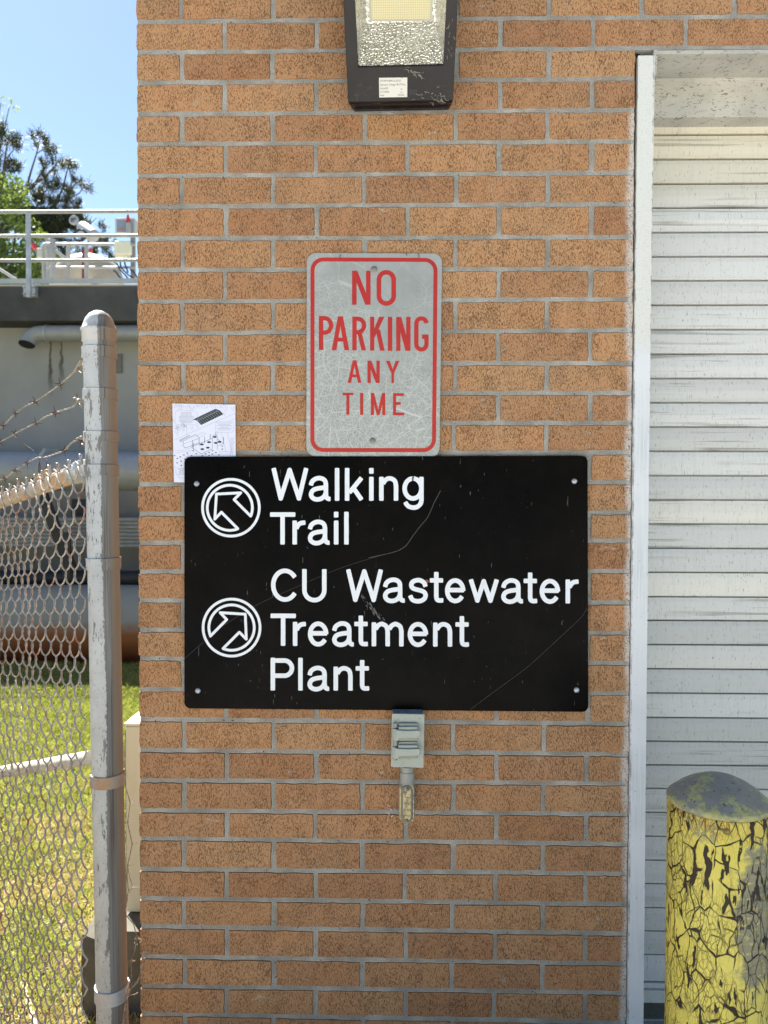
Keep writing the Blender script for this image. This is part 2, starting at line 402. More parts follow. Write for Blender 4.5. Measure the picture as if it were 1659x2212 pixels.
# ============================================================ BUILDING
DOOR_X0, DOOR_X1 = XR+.004, XR+3.3
BX1 = XR+4.9; BY1 = D+6.0
bl = thing('brick_building', 'tan wire-cut brick building corner carrying the signs, with white framed roller shutter', 'building', (XL, D, 0))
def brick(b, o, ud, nd, s0, s1, z0, z1, z0b, z1b, depth, fine=True):
    """o origin at (s=0, z=0), ud along wall, nd outward normal; z0/z1 at s0 and z0b/z1b at s1"""
    b.tint = max(0, min(1, rnd.gauss(.55, .22)))
    nx = 9 if fine else 2; nz = 4 if fine else 1; j = .0011 if fine else 0
    per = []
    for i in range(nx): per.append((i/nx, 0))
    for i in range(nz): per.append((1, i/nz))
    for i in range(nx): per.append((1-i/nx, 1))
    for i in range(nz): per.append((0, 1-i/nz))
    cx = (s0+s1)/2
    fp = rnd.uniform(-.0012, .0012)
    outer = []; inner = []; back = []; zc = (z0+z1+z0b+z1b)/4
    for (a, t) in per:
        s = lerp(s0, s1, a); z = lerp(lerp(z0, z0b, a), lerp(z1, z1b, a), t)
        s += rnd.uniform(-j, j); z += rnd.uniform(-j, j)
        if fine and (a in (0, 1)) and (t in (0, 1)): s += (.0005 if a == 0 else -.0005); z += (.0004 if t == 0 else -.0004)
        ins = .0011 if fine else .0012
        si = s+(ins if s < cx else -ins) if a in (0, 1) else s
        zi = z+(ins if z < zc else -ins) if t in (0, 1) else z
        outer.append(o+ud*s+Vector((0,0,z))+nd*(fp-.0013)); inner.append(o+ud*si+Vector((0,0,zi))+nd*fp)
        back.append(o+ud*s+Vector((0,0,z))-nd*depth)
    n = len(per); k0 = b.add(back); k1 = b.add(outer); k2 = b.add(inner)
    for i in range(n):
        q = (i+1) % n
        b.face((k0+i, k0+q, k1+q, k1+i)); b.face((k1+i, k1+q, k2+q, k2+i))
    b.face([k2+i for i in range(n)])
bb = MB(); UX, NY = Vector((1,0,0)), Vector((0,-1,0)); O = Vector((0, D, 0))
J = .0098
def hj(i, x, side):   # brick edge z next to bed i ; side +1: above bed
    return bedz(i, x)+side*.0052
for i in range(I0, I1):
    even = (i % 2 == 0)
    xs_ = []; x = XL+rnd.uniform(-.0012, .0012)
    stretch0 = even
    first = .1932 if stretch0 else .0965
    end_all = BX1 if (i < 1) else XR
    segs = []
    cur = x; nxt = XL + first
    k = 0
    while cur < end_all-.02:
        e = min(nxt+rnd.uniform(-.0014, .0014), end_all)
        if end_all-e < .03: e = end_all
        segs.append((cur, e)); cur = e+J+rnd.uniform(-.001, .0015); nxt = nxt+.2032
    if i >= 1:
        cur = DOOR_X1+.05
        while cur < BX1-.02: segs.append((cur, min(cur+.1932, BX1))); cur += .2032
    for n_, (a, e) in enumerate(segs):
        dep = (.0932 if stretch0 else .1965) if n_ == 0 else .06
        brick(bb, O, UX, NY, a, e, hj(i+1, a, 1), hj(i, a, -1), hj(i+1, e, 1), hj(i, e, -1), dep, fine=(e < XR+.7 and -3 < i))
    # side wall (faces -x)
    cur = D+(.0932 if stretch0 else .1965)+J; n_ = 0
    while cur < BY1:
        e = min(cur+.1932, BY1)
        brick(bb, Vector((XL, 0, 0)), Vector((0,-1,0)), Vector((-1,0,0)), -e, -cur, hj(i+1, XL, 1), hj(i, XL, -1), hj(i+1, XL, 1), hj(i, XL, -1), .06, fine=(n_ < 3))
        cur = e+J; n_ += 1
bb.build('brick_facing', M_BRICK, bl)
mo = MB(); r = .0024; ZB = bedz(I1, 0)-.4
mo.box((XL+r, D+r, ZB), (XR-.001, D+.24, TOPZ)); mo.box((XR-.001, D+r, bedz(1, XR)-.004), (DOOR_X1+.04, D+.24, TOPZ))
mo.box((DOOR_X1+.04, D+r, ZB), (BX1, D+.24, TOPZ))
mo.box((XL+r, D+.24, ZB-1), (XL+.24, BY1, TOPZ)); mo.box((XL+.24, BY1-.2, ZB-1), (BX1, BY1, TOPZ)); mo.box((BX1-.2, D+.24, ZB), (BX1, BY1-.2, TOPZ))
mo.build('mortar', M_MORT, bl)
MB().box((XL-.06, D-.06, TOPZ), (BX1+.06, BY1+.06, TOPZ+.12)).build('roof', mk_concrete('coping', (.3,.3,.28), (.4,.4,.38)), bl)
# door surround
zl = on(1500, 108, D).z
fr = MB()
j0 = on(1364.5, 1106, D).x; j1 = j0+.0360
jt = on(1390, 121, D-.002).z
b = MB()
# jamb channel, slightly bowed like the real one
npts = 14
for k in range(npts):
    za = lerp(-.02, jt, k/npts); zb2 = lerp(-.02, jt, (k+1)/npts)
    off = lambda z: .002*max(0, (z-1.25)/.65)**1.5
    a0, a1 = off(za), off(zb2)
    b.hexa([(j0+a0, D-.004, za), (j1+a0, D-.004, za), (j1+a1, D-.004, zb2), (j0+a1, D-.004, zb2),
            (j0+a0, D+.245, za), (j1+a0, D+.245, za), (j1+a1, D+.245, zb2), (j0+a1, D+.245, zb2)])
b.f = [f for f in b.f]; b.build('door_jamb', M_JAMB, bl)
b = MB(); b.box((DOOR_X1, D-.004, -.02), (DOOR_X1+.038, D+.245, jt)); b.build('door_jamb', M_JAMB, bl)
b = MB(); b.box((XR-.001, D+.012, -.3), (j0+.012, D+.20, bedz(1, XR)-.006)); b.build('caulk_gap', M_DARK, bl)
b = MB()
b.box((j1+.004, D-.001, zl-.009), (DOOR_X1, D+.013, zl-.001))         # flange lip
b.box((j1+.009, D+.013, zl-.004), (DOOR_X1, D+.108, zl+.006))        # soffit plate
b.build('lintel', M_LINTEL, bl)
b = MB(); b.poly([(j1+.004, D-.0035, zl-.001), (j1+.010, D-.0035, zl-.001), (j1+.008, D-.0035, zl-.055), (j1+.001, D-.0035, zl-.060)])
b.ext([(j1+.002, D-.003, zl-.001), (j1+.009, D-.003, zl-.001), (j1+.007, D-.003, zl-.050), (j1+.001, D-.003, zl-.056)], (0, .012, 0))
b.build('flange_tab', M_LINTEL, bl)
zh = on(1500, 254, D+.11).z
b = MB(); b.box((j1-.01, D+.108, zh), (DOOR_X1+.01, D+.36, zl+.05))
b.tube([(j1, D+.109, zl-.006), (DOOR_X1, D+.109, zl-.006)], .005, 6)
b.build('shutter_hood', M_LINTEL, bl, bevel=.002)
# roller shutter
YS = 1.88
sh = MB()
sv = [2123.7,2065.4,2014.5,1964,1912,1861,1809.3,1757.7,1706,1655,1603.8,1552.4,1499.6,1447,1394.5,1342,1290.8,1238,1185.7,1133,1081,1028.6,976,923.6,871,818.6,766,713,660,607,555,502.5,449.4,397.4,344.4,291.4,236,182]
zs = [on(1520, v, YS).z for v in sv]
tints = {0:.5,1:.3,2:.3,3:.3,4:.35,5:.3,6:.25,7:.3,8:.15,9:.2,10:.2,11:.55,12:.35,13:.62,14:.3,15:.55,16:.95,17:.42,18:.40,19:.8,20:.36,21:.5,22:.33,23:.48,24:.38,25:.5,26:.48,27:.52,28:.42,29:.5,30:.42,31:.5,32:.45,33:.5,34:.7,35:.6,36:.5}
for k in range(len(zs)-1):
    sh.tint = tints.get(k, .4)
    z0, z1 = zs[k], zs[k+1]; h = z1-z0; tl = rnd.uniform(-.0012, .0012)
    pr = [(0, .014), (.0032, .014), (.0033, .0012), (.0045, -.0008), (.012, -.0004), (h*.5, -.0014+tl), (h-.012, .0002), (h-.006, .0018), (h-.0010, .0030), (h-.0005, .0075), (h, .0075)]
    x0, x1 = j1-.02, DOOR_X1+.02
    for (a, ya), (c, yc) in zip(pr[:-1], pr[1:]):
        sh.poly([(x0, YS+ya, z0+a), (x1, YS+ya, z0+a), (x1, YS+yc, z0+c), (x0, YS+yc, z0+c)])
so = sh.build('roller_shutter', M_SLAT, bl)
b = MB(); zb0 = on(1420, 2166, YS-.006).z; b.tint = .6
b.box((j1-.02, YS-.008, zb0), (DOOR_X1+.02, YS+.02, zs[0]-.016)); b.box((j1-.02, YS-.003, zs[0]-.014), (DOOR_X1+.02, YS+.01, zs[0]-.001))
b.build('bottom_bar', M_SLAT, so, bevel=.0015)
b = MB(); b.box((j1-.02, YS-.002, on(1420,2192,YS).z), (DOOR_X1+.02, YS+.016, zb0-.0005)); b.build('bottom_seal', mk_concrete('dusty_seal', (.10,.10,.085), (.16,.155,.13), 12), so)
MB().box((j1-.03, YS+.05, -.05), (DOOR_X1+.03, YS+.06, zh+.1)).build('shutter_light_block', M_DARK, so)  # unseen black sheet added behind the slats to keep light out

# ============================================================ flat lettering helpers
def strip(b, mp, pts, w, layer=0, closed=False, cap=0):
    """ribbon of width w (source units) along pts; mp maps (x,y,layer)->Vector"""
    P = []
    for p in pts:
        q = Vector((p[0], p[1]))
        if not P or (q-P[-1]).length > 1e-4: P.append(q)
    n = len(P)
    L = []; Rr = []
    for i in range(n):
        a = P[i-1] if (i > 0 or closed) else None; c = P[(i+1) % n] if (i < n-1 or closed) else None
        d1 = (P[i]-a).normalized() if a is not None else None; d2 = (c-P[i]).normalized() if c is not None else None
        if d1 is None: d1 = d2
        if d2 is None: d2 = d1
        t = d1+d2
        t = t.normalized() if t.length > 1e-6 else d1
        nn = Vector((-t.y, t.x)); k = max(.5, nn.dot(Vector((-d1.y, d1.x))))
        L.append(P[i]+nn*w/2/k); Rr.append(P[i]-nn*w/2/k)
    for i in range(n if closed else n-1):
        j = (i+1) % n
        b.poly([mp(L[i].x, L[i].y, layer), mp(Rr[i].x, Rr[i].y, layer), mp(Rr[j].x, Rr[j].y, layer), mp(L[j].x, L[j].y, layer)])
    if cap and not closed:
        for e, q in ((0, 1), (n-1, n-2)):
            d = (P[e]-P[q]).normalized(); nn = Vector((-d.y, d.x)); h = w/2
            pl = [P[e]+nn*h, P[e]+nn*h*.98+d*cap*.45, P[e]+nn*(h-cap*.35)+d*cap*.88, P[e]+nn*(h-cap)+d*cap, P[e]-nn*(h-cap)+d*cap, P[e]-nn*(h-cap*.35)+d*cap*.88, P[e]-nn*h*.98+d*cap*.45, P[e]-nn*h]
            b.poly([mp(p.x, p.y, layer) for p in pl])
def disc(b, mp, x, y, r, layer=0, n=16):
    b.poly([mp(x+r*math.cos(2*math.pi*k/n), y+r*math.sin(2*math.pi*k/n), layer) for k in range(n)])
def arc(cx, cy, rx, ry, a0, a1, n=20): return [(cx+rx*math.cos(R_(lerp(a0, a1, k/n))), cy+ry*math.sin(R_(lerp(a0, a1, k/n)))) for k in range(n+1)]
def smooth(pts, n=5):
    out = []
    P = [Vector(p) for p in pts]
    for i in range(len(P)-1):
        p0 = P[max(i-1, 0)]; p1 = P[i]; p2 = P[i+1]; p3 = P[min(i+2, len(P)-1)]
        for k in range(n):
            t = k/n
            out.append(tuple(.5*((2*p1)+(p2-p0)*t+(2*p0-5*p1+4*p2-p3)*t*t+(3*p1-p0-3*p2+p3)*t**3)))
    out.append(tuple(P[-1])); return out
SC = 2500/1659
def s2d(x, y): return x/SC, y/SC     # source px -> display px

# ============================================================ BLACK SIGN
YB = D-.010      # front face
sg = thing('direction_sign', 'wide black sign with white lettering and two circled arrows, below the red lettered sign', 'sign', on(830, 1530, YB))
def rrect(c, r, n=8):  # c corners in display px TL,TR,BR,BL
    out = []
    for i in range(4):
        p = Vector(c[i]); a = (Vector(c[i-1])-p).normalized(); d = (Vector(c[(i+1) % 4])-p).normalized()
        ce = p+a*r+d*r
        for k in range(n+1):
            t = R_(90*k/n); out.append(tuple(ce-d*r*math.cos(t)-a*r*math.sin(t)) if True else 0)
    return out
pts = rrect([(398, 986.5), (1269.5, 984.5), (1271, 1538), (398, 1530.5)], 13)
b = MB(); b.ext([on(u, v, YB) for u, v in pts], (0, .0045, 0))
m = MT('glossy_black_panel', rough=.28, spec=.05)
n1 = m.noise(5, 5, .6); c = m.mix(m.step(n1, .45, .7), (.0012,.0012,.0016), (.0042,.0032,.0028))
sc1 = m.step(m.noise(1, 2, .6, vec=m.sc(260, 1, 30)), .735, .76); c = m.mix(m.math('MULTIPLY', sc1, .35), c, (.35,.35,.33))
sp = m.math('MULTIPLY', m.step(m.voro(48), .035, .02), m.step(m.noise(9, 2), .5, .56)); c = m.mix(m.math('MULTIPLY', sp, .8), c, (.4,.4,.38))
du = m.step(m.noise(22, 5, .7), .5, .8, 0, .25); c = m.mix(du, c, (.012,.010,.009))
m.col(c); m.rough(m.step(m.noise(8, 5, .7), .3, .7, .22, .42)); M_BLKSIGN = m.m
b.build('panel', M_BLKSIGN, sg, bevel=.0008)
m = MT('white_routed_lettering', (.74,.76,.80), .5); m.col(m.mix(m.step(m.noise(60, 4), .5, .8, 0, .4), (.75,.78,.82), (.60,.63,.66))); M_LET = m.m
ctr = [0]
def mpS(x, y, l): # source px on black sign front
    return on(x/SC, y/SC, YB-.0006-l*.00001)
def strokes(b, mp, S_, w, cap):
    for s_ in S_:
        pts = s_; cur = [pts[0]]
        for i in range(1, len(pts)):
            cur.append(pts[i])
            if i < len(pts)-1:
                a = Vector(pts[i])-Vector(pts[i-1]); c_ = Vector(pts[i+1])-Vector(pts[i])
                if a.length > 1e-4 and c_.length > 1e-4 and a.angle(c_) > .6:
                    ctr[0] += 1; strip(b, mp, cur, w, ctr[0] % 9, cap=cap if cur[0] is pts[0] else 0); cur = [pts[i]]
        ctr[0] += 1; strip(b, mp, cur, w, ctr[0] % 9, cap=cap)
        for i in range(1, len(pts)-1):
            a = Vector(pts[i])-Vector(pts[i-1]); c_ = Vector(pts[i+1])-Vector(pts[i])
            if a.length < 1e-4 or c_.length < 1e-4: continue
            if a.angle(c_) > .5: ctr[0] += 1; disc(b, mp, pts[i][0], pts[i][1], w*.52, ctr[0] % 9+9)
C_ = 4
N_ARCH = lambda x1: smooth([(33,130),(46,150),(70,163),(x1-30,160),(x1-8,142),(x1,108)], 4)+[(x1, C_)]
G = {
 'W': [[(20,238-C_),(72,14),(139,226),(209,14),(262,238-C_)]],
 'l': [[(17,C_),(17,238-C_)]],
 'i': [[(17,C_),(17,172-C_)], [(17,203+C_),(17,238-C_)]],
 'k': [[(17,C_),(17,238-C_)], [(38,62),(121,163)], [(64,92),(122,9)]],
 'n': [[(17,C_),(17,172-C_)], N_ARCH(127)],
 'm': [[(17,C_),(17,172-C_)], N_ARCH(120), [(x+103, y) for x, y in N_ARCH(120)]],
 'r': [[(17,C_),(17,172-C_)], smooth([(32,122),(43,142),(60,155),(78,159),(90,160)], 4)],
 'g': [arc(79, 88, 63, 75, 90, 450, 30), [(142,172-C_),(142,10)]+smooth([(142,5),(138,-20),(122,-42),(97,-54),(70,-54),(46,-46),(30,-30),(24,-20)], 4)],
 'a': [smooth([(17,118),(26,142),(50,160),(80,166),(108,158),(124,140),(128,112)], 4)+[(128,44)]+smooth([(129,38),(134,20),(146,11),(155,10)], 3),
       smooth([(128,104),(112,95),(66,88),(32,75),(17,50),(21,27),(38,12),(62,6),(92,12),(116,30),(128,56)], 4)],
 'T': [[(C_,221),(182-C_,221)], [(90,C_),(90,221)]],
 'C': [arc(104, 120, 88, 108, 37, 323, 30)],
 'U': [[(17,238-C_)]+arc(91.5, 84, 74.5, 75, 180, 360, 18)+[(166,238-C_)]],
 's': [smooth([(127,122),(115,147),(85,163),(54,161),(29,147),(22,124),(33,104),(62,93),(98,84),(122,70),(129,46),(117,22),(90,8),(60,6),(30,17),(16,42)], 4)],
 't': [[(C_,163),(92-C_,163)], [(45,222-C_),(45,48)]+smooth([(45,42),(49,22),(62,13),(90,13)], 4)],
 'e': [[(18,91),(136,91)], arc(77, 86, 60, 77, 4, 322, 28)],
 'w': [[(15,172-C_-3),(62,14),(110,158),(160,14),(206,172-C_-3)]],
 'P': [[(17,C_),(17,238-C_)], [(17,221),(104,221)]+arc(104, 164, 56, 57, 90, -90, 14)+[(17,107)]],
}
A = lambda x: 580+x/2.3042
B = lambda x: 1200+x/2.2419
text = [
 (1628.4, 0, [('W',A(697)),('a',A(980)),('l',A(1175)),('k',A(1250)),('i',A(1432)),('n',A(1507)),('g',B(247))]),
 (1770.8, 0, [('T',A(693)),('r',A(857)),('a',A(973)),('i',A(1168)),('l',A(1245))]),
 (1956.6, .0062, [('C',A(697)),('U',A(930)),('W',A(1257)),('a',B(105)),('s',B(290)),('t',B(450)),('e',B(557)),('w',B(733)),('a',B(968)),('t',B(1135)),('e',B(1248)),('r',B(1437))]),
 (2100.4, .005, [('T',A(697)),('r',A(860)),('e',A(973)),('a',A(1155)),('t',A(1325)),('m',B(22)),('e',B(285)),('n',B(470)),('t',B(637))]),
 (2246.0, .002, [('P',A(693)),('l',A(900)),('a',A(970)),('n',A(1165)),('t',A(1335))]),
]
b = MB()
for base, slope, ls in text:
    for g, x0 in ls:
        k = 1/2.3042
        def mp(x, y, l, x0=x0): 
            X = x0+x*k; return mpS(X, base+slope*(X-880)-y*k, l)
        strokes(b, mp, G[g], 33.8, 8)
b.build('lettering', M_LET, sg)
for (ox, oy, oc, orr, ic, ir, lines, a0, a1) in (
    (640, 1530, (842, 925), 697, (815, 927), 554, [(1325,1130),(920,725),(1085,560),(487,590),(447,1205),(608,1035),(1010,1440)], 21.5, -290.5),
    (640, 1930, (858, 852), 699, (858, 852), 557, [(340,1060),(738,655),(580,485),(1195,522),(1220,1135),(1050,965),(650,1365)], 158, 472)):
    b = MB(); k = 1/7.541
    mp = lambda x, y, l, ox=ox, oy=oy: mpS(ox+x*k, oy+y*k, l)
    strip(b, mp, arc(*oc, orr, orr, 0, 360, 64)[:-1], 66, 0, closed=True)
    aa0 = math.degrees(math.atan2(lines[0][1]-ic[1], lines[0][0]-ic[0])); aa1 = math.degrees(math.atan2(lines[-1][1]-ic[1], lines[-1][0]-ic[0]))
    if ox == 640 and oy == 1530: path = arc(*ic, ir, ir, aa0, aa1-360, 50)     # over the top, counter-clockwise on screen
    else: path = arc(*ic, ir, ir, aa0, aa1+360, 50)
    strip(b, mp, path, 66, 1)
    for i in range(len(lines)-1): strip(b, mp, lines[i:i+2], 66, 2+i)
    for i, p in enumerate(lines): disc(b, mp, p[0], p[1], 33 if i else 33, 10+i)
    b.build('arrow_symbol', M_LET, sg)
M_SCREW = mk_metal('screw_zinc', (.30,.32,.34), (.46,.48,.50), .4, .5, scale=60)
def dome_screw(u, v, y, parent, r=.0062, name='screw', mat=None):
    p = on(u, v, y); b = MB(); b.smooth = True
    b.lathe(p, [(r*1.02, 0), (r, .0012), (r*.85, .0026), (r*.5, .0036), (r*.12, .0039)], 18, axis=Vector((0,-1,0)))
    return b.build(name, mat or M_SCREW, parent)
for u, v in ((425, 1045), (1240.5, 1039.5), (427.5, 1492), (1245.5, 1490.5)): dome_screw(u, v, YB, sg)
M_SCR = MT('scratch_grey', (.032,.032,.031), .5).m; M_SCR2 = MT('deep_scratch', (.10,.10,.095), .5).m
b = MB()
def mpB(x, y, l): return mpS(1200+x/2.2419, 1470+y/2.2419, l)
def mpA(x, y, l): return mpS(580+x/2.3042, 1470+y/2.3042, l)
for pts, wd in (([(525,285),(480,370),(430,480),(380,540),(320,620),(275,683),(225,718),(150,742),(0,775)], 5), ([(1595,1140),(1550,1210),(1430,1325),(1290,1455),(1150,1580),(980,1705),(800,1838),(740,1885)], 2.0)):
    b = MB(); strip(b, mpB, smooth(pts, 3), wd, -30); b.build('scratch', M_SCR, sg)
b = MB(); strip(b, mpA, smooth([(1655,742),(1500,785),(1350,830),(1150,900),(900,1010),(600,1145),(350,1300),(200,1420),(50,1550)], 3), 1.8, -30)
b.build('scratch', M_SCR, sg)
b = MB()
for q in range(46):   # one gouge
    t = rnd.random(); x = 1375+t*190+rnd.gauss(0, 7); y = 1085+t*215+rnd.gauss(0, 9); L = rnd.uniform(6, 26)
    strip(b, mpA, [(x, y), (x+L*.62+rnd.uniform(-3, 3), y+L+rnd.uniform(-4, 4))], rnd.uniform(1.5, 6), -32-q*.5)
for x, y, L, a in ((500,105,18,-.5),(725,1820,24,0),(965,715,14,.6),(1610,570,22,-.2),(935,795,40,.0),(850,1835,24,.1),(890,1880,14,0),(535,150,40,0)):
    b2 = MB(); strip(b2, mpA, [(x, y), (x+a*L, y+L)], 2.5, -20); b2.build('scratch', M_SCR2, sg)
b.build('gouge', M_SCR2, sg)
b = MB(); disc(b, mpB, 425, 948, 14, -12, 12); b.build('rust_spot', MT('rust', (.22,.08,.03), .9).m, sg)

# ============================================================ RED LETTERED SIGN
YN = D-.006
ns = thing('parking_sign', 'upright grey reflective sign with red border and red lettering, crazed all over', 'sign', on(805, 985, YN))
pts = rrect([(662.8, 546), (955.2, 547.2), (949.6, 987), (661.6, 985.6)], 20)
b = MB(); b.ext([on(u, v, YN) for u, v in pts], (0, .0022, 0))
m = MT('crazed_reflective_sheeting', rough=.48, metal=.15)
c = m.mix(m.step(m.noise(16, 5, .65), .3, .7), (.285,.30,.285), (.37,.385,.365))
c = m.mix(m.step(m.noise(800, 2), .45, .8, 0, .5), c, (.24,.25,.24))
p2 = m.vadd(m.pos, m.noisec(26), .004)
fl = m.sc(1, 0, 1, vec=p2)
e1 = m.voro(52, 'DISTANCE_TO_EDGE', vec=fl); e2 = m.voro(150, 'DISTANCE_TO_EDGE', vec=fl); e0 = m.voro(15, 'DISTANCE_TO_EDGE', vec=fl)
x, y, z = m.sep(); fd = m.noise(7, 3)
xm = on(810, 700, YN).x; zm = on(810, 760, YN).z
# crazing is strongest to the left and the bottom, almost absent top right
k = m.math('ADD', m.math('ADD', m.math('MULTIPLY', m.math('SUBTRACT', xm, x), 2.6), m.math('MULTIPLY', m.math('SUBTRACT', zm, z), 2.2)), m.math('MULTIPLY', m.math('SUBTRACT', fd, .5), 2.2))
k = m.step(k, -.45, .25)
cr = m.math('MAXIMUM', m.math('MULTIPLY', m.step(e1, .035, .010), .6), m.math('MULTIPLY', m.step(e2, .09, .03), .42))
cr = m.math('MAXIMUM', m.math('MULTIPLY', cr, k), m.math('MULTIPLY', m.step(e0, .012, .004), m.step(k, 0, 1, .2, .7)))
c = m.mix(cr, c, (.62,.63,.59))
c = m.mix(m.step(m.voro(60), .03, .018), c, (.04,.04,.04))
m.col(c); m.bump(cr, .2, .0003); M_SHEET = m.m
b.build('panel', M_SHEET, ns, bevel=.0006)
m = MT('faded_red_ink', rough=.5, spec=.4)
c = m.mix(m.step(m.noise(20, 4), .3, .7), (.46,.022,.017), (.38,.02,.018))
z = m.sep()[2]; c = m.mix(m.step(z, on(0,700,YN).z, on(0,1000,YN).z), c, m.mix(1., c, (1.08,1.15,.75), 'MULTIPLY'))
c = m.mix(m.step(m.voro(75), .07, .035, 0, .8), c, (.6,.3,.26)); c = m.mix(m.step(m.noise(500, 2), .6, .75, 0, .3), c, (.25,.02,.02))
m.col(c); M_RED = m.m
def mpN(x, y, l): return on((980+x/3.1604)/SC, (800+y/3.1604)/SC, YN-.0004-l*.00001)
b = MB()
cs = [(118, 140), (1384, 146), (1367, 2103), (116, 2101)]
strip(b, mpN, rrect(cs, 112, 10), 41, 0, closed=True)
b.build('border', M_RED, ns)
def para(b, x0, x1, x2, x3, yt, yb):   # slanted bar: top x0..x1, bottom x2..x3
    ctr[0] += 1; l = ctr[0] % 9
    b.poly([mpN(x0, yt, l), mpN(x1, yt, l), mpN(x3, yb, l), mpN(x2, yb, l)])
def bar(b, x0, x1, y0, y1): para(b, x0, x1, x0, x1, y0, y1)
def letN(b, x0, x1, yt, yb, w): bar(b, x0, x0+w, yt, yb); bar(b, x1-w, x1, yt, yb); para(b, x0, x0+w*1.15, x1-w*1.15, x1, yt, yb)
def letA(b, x0, x1, yt, yb, w):
    c = (x0+x1)/2; h = yb-yt; para(b, c-w*.55, c+w*.35, x0, x0+w*1.02, yt, yb); para(b, c-w*.35, c+w*.55, x1-w*1.02, x1, yt, yb)
    q = (x1-x0)/2; bar(b, c-q*.48, c+q*.48, yt+h*.63, yt+h*.63+w*.85)
def bowl(b, x0, x1, y0, y1, w):
    r = (y1-y0)/2-w/2; rx = min(r, (x1-x0)*.55); ctr[0] += 1
    strip(b, mpN, [(x0, y0+w/2)]+arc(x1-w/2-rx, (y0+y1)/2, rx, r, -90, 90, 14)+[(x0, y1-w/2)], w, ctr[0] % 9)
def letI(b, x0, x1, yt, yb): bar(b, x0, x1, yt, yb)
b = MB(); w_ = 46
letN(b, 525, 715, 257, 607, w_)
strip(b, mpN, arc(877, 350, 76, 77, 180, 360, 14)+arc(877, 517, 76, 77, 0, 180, 14), 47, 3, closed=True)
bar(b, 183, 228, 723, 1072); bowl(b, 206, 331, 723, 916, 44)
letA(b, 315, 495, 726, 1075, 47)
bar(b, 527, 572, 729, 1076); bowl(b, 550, 670, 729, 912, 44); para(b, 580, 625, 622, 668, 900, 1077)
bar(b, 710, 753, 730, 1079); para(b, 803, 857, 748, 757, 730, 935) ; para(b, 768, 812, 812, 860, 862, 1080)
b.poly([mpN(803,730,11), mpN(857,730,11), mpN(750,960,11), mpN(750,860,11)])
letI(b, 893, 938, 731, 1081); letN(b, 979, 1126, 732, 1081, 44)
strip(b, mpN, arc(1238, 800, 52, 53, -4, -180, 12)+arc(1238, 1014, 52, 53, 180, 0, 12)+[(1290, 936)], 44, 4)
bar(b, 1245, 1269, 914, 957); bar(b, 1245, 1311, 913, 958)
letA(b, 480, 620, 1178, 1410, 34); letN(b, 683, 809, 1182, 1412, 34)
bar(b, 930, 956, 1300, 1413); para(b, 873, 912, 929, 957, 1184, 1312); para(b, 972, 1011, 929, 957, 1184, 1312)
bar(b, 427, 539, 1512, 1538); bar(b, 466, 497, 1520, 1738); bar(b, 607, 640, 1513, 1740)
bar(b, 718, 750, 1515, 1742); bar(b, 836, 867, 1515, 1744); para(b, 718, 752, 780, 806, 1515, 1742); para(b, 833, 867, 780, 806, 1515, 1742)
bar(b, 947, 976, 1516, 1744); bar(b, 960, 1058, 1517, 1545); bar(b, 960, 1026, 1608, 1637); bar(b, 960, 1060, 1716, 1745)
b.build('lettering', M_RED, ns)
M_BOLT = mk_metal('dull_bolt', (.20,.20,.17), (.32,.31,.27), .5, .4, scale=80)
for x, y in ((751, 242), (736, 2006)):
    p = mpN(x, y, 0); b = MB(); b.smooth = True
    b.lathe(p, [(.0072, 0), (.0072, .0010), (.0050, .0014), (.0046, .0042), (.0028, .0052), (.0028, .0075), (.0005, .0080)], 16, axis=Vector((0,-1,0)))
    b.build('bolt', M_BOLT, ns)
for x, y, q in ((412, 92, -1), (1200, 80, 1), (1085, 74, 0)):
    b = MB(); b.tube([mpN(x, y, 0)+Vector((0,-.001,0)), mpN(x+q*14, y+20, 0)+Vector((0,-.0014,0)), mpN(x+q*10+2, y+45 if q else y+28, 0)+Vector((0,-.001,0))], .0006, 5); b.build('dark_scuff', M_RUBBER, ns)

# ============================================================ PAPER FLYER
YF = D-.0032
fl_ = thing('paper_flyer', 'small white printed sheet with a line drawing, tucked behind the black sign corner', 'flyer', on(440, 1042, YF))
def mpF(x, y, l): return on((530+x/6.144)/SC, (1280+y/6.144)/SC, YF-.0002-l*.00002)
b = MB()
TL, TR, BR, BL = (190, 205), (1450, 228), (1462, 1800), (222, 1780)
pp = [[Vector(TL).lerp(Vector(TR), i/6).lerp(Vector(BL).lerp(Vector(BR), i/6), j/8) for i in range(7)] for j in range(9)]
for j in range(8):
    for i in range(6):
        q = [pp[j][i], pp[j][i+1], pp[j+1][i+1], pp[j+1][i]]
        b.ext([mpF(p.x, p.y, -9) for p in q], (0, .0003, 0))
b.build('sheet', MT('white_paper', (.70,.72,.86), .75).m, fl_)
M_INK = MT('printed_black_ink', (.02,.03,.035), .6).m; M_INKG = MT('printed_grey_ink', (.27,.28,.36), .7).m
b = MB(); b.poly([mpF(*p, 0) for p in ((602,525),(1050,312),(1135,340),(1210,422),(765,637),(690,552))])
for x, y in ((1040,870),(925,975),(1135,970),(790,1115),(900,1085),(780,1020),(1060,990)):
    b.poly([mpF(x+38*math.cos(t*.6), y+16*math.sin(t*.6)+(8 if math.sin(t*.6) > 0 else 0), 0) for t in range(10)])
for x, y in ((610,1150),(490,1195),(420,1230),(670,1205),(350,1270),(290,1300),(575,1245),(440,1315),(365,1355),(285,1390),(370,1440),(860,1210),(925,1180),(990,1215),(1060,1180),(1190,1055),(1190,1115),(1125,1232),(995,1145),(795,1248),(925,1243),(235,1245)):
    b.poly([mpF(x-18, y-5, 1), mpF(x+18, y-5, 1), mpF(x+12, y+13, 1), mpF(x-12, y+13, 1)])
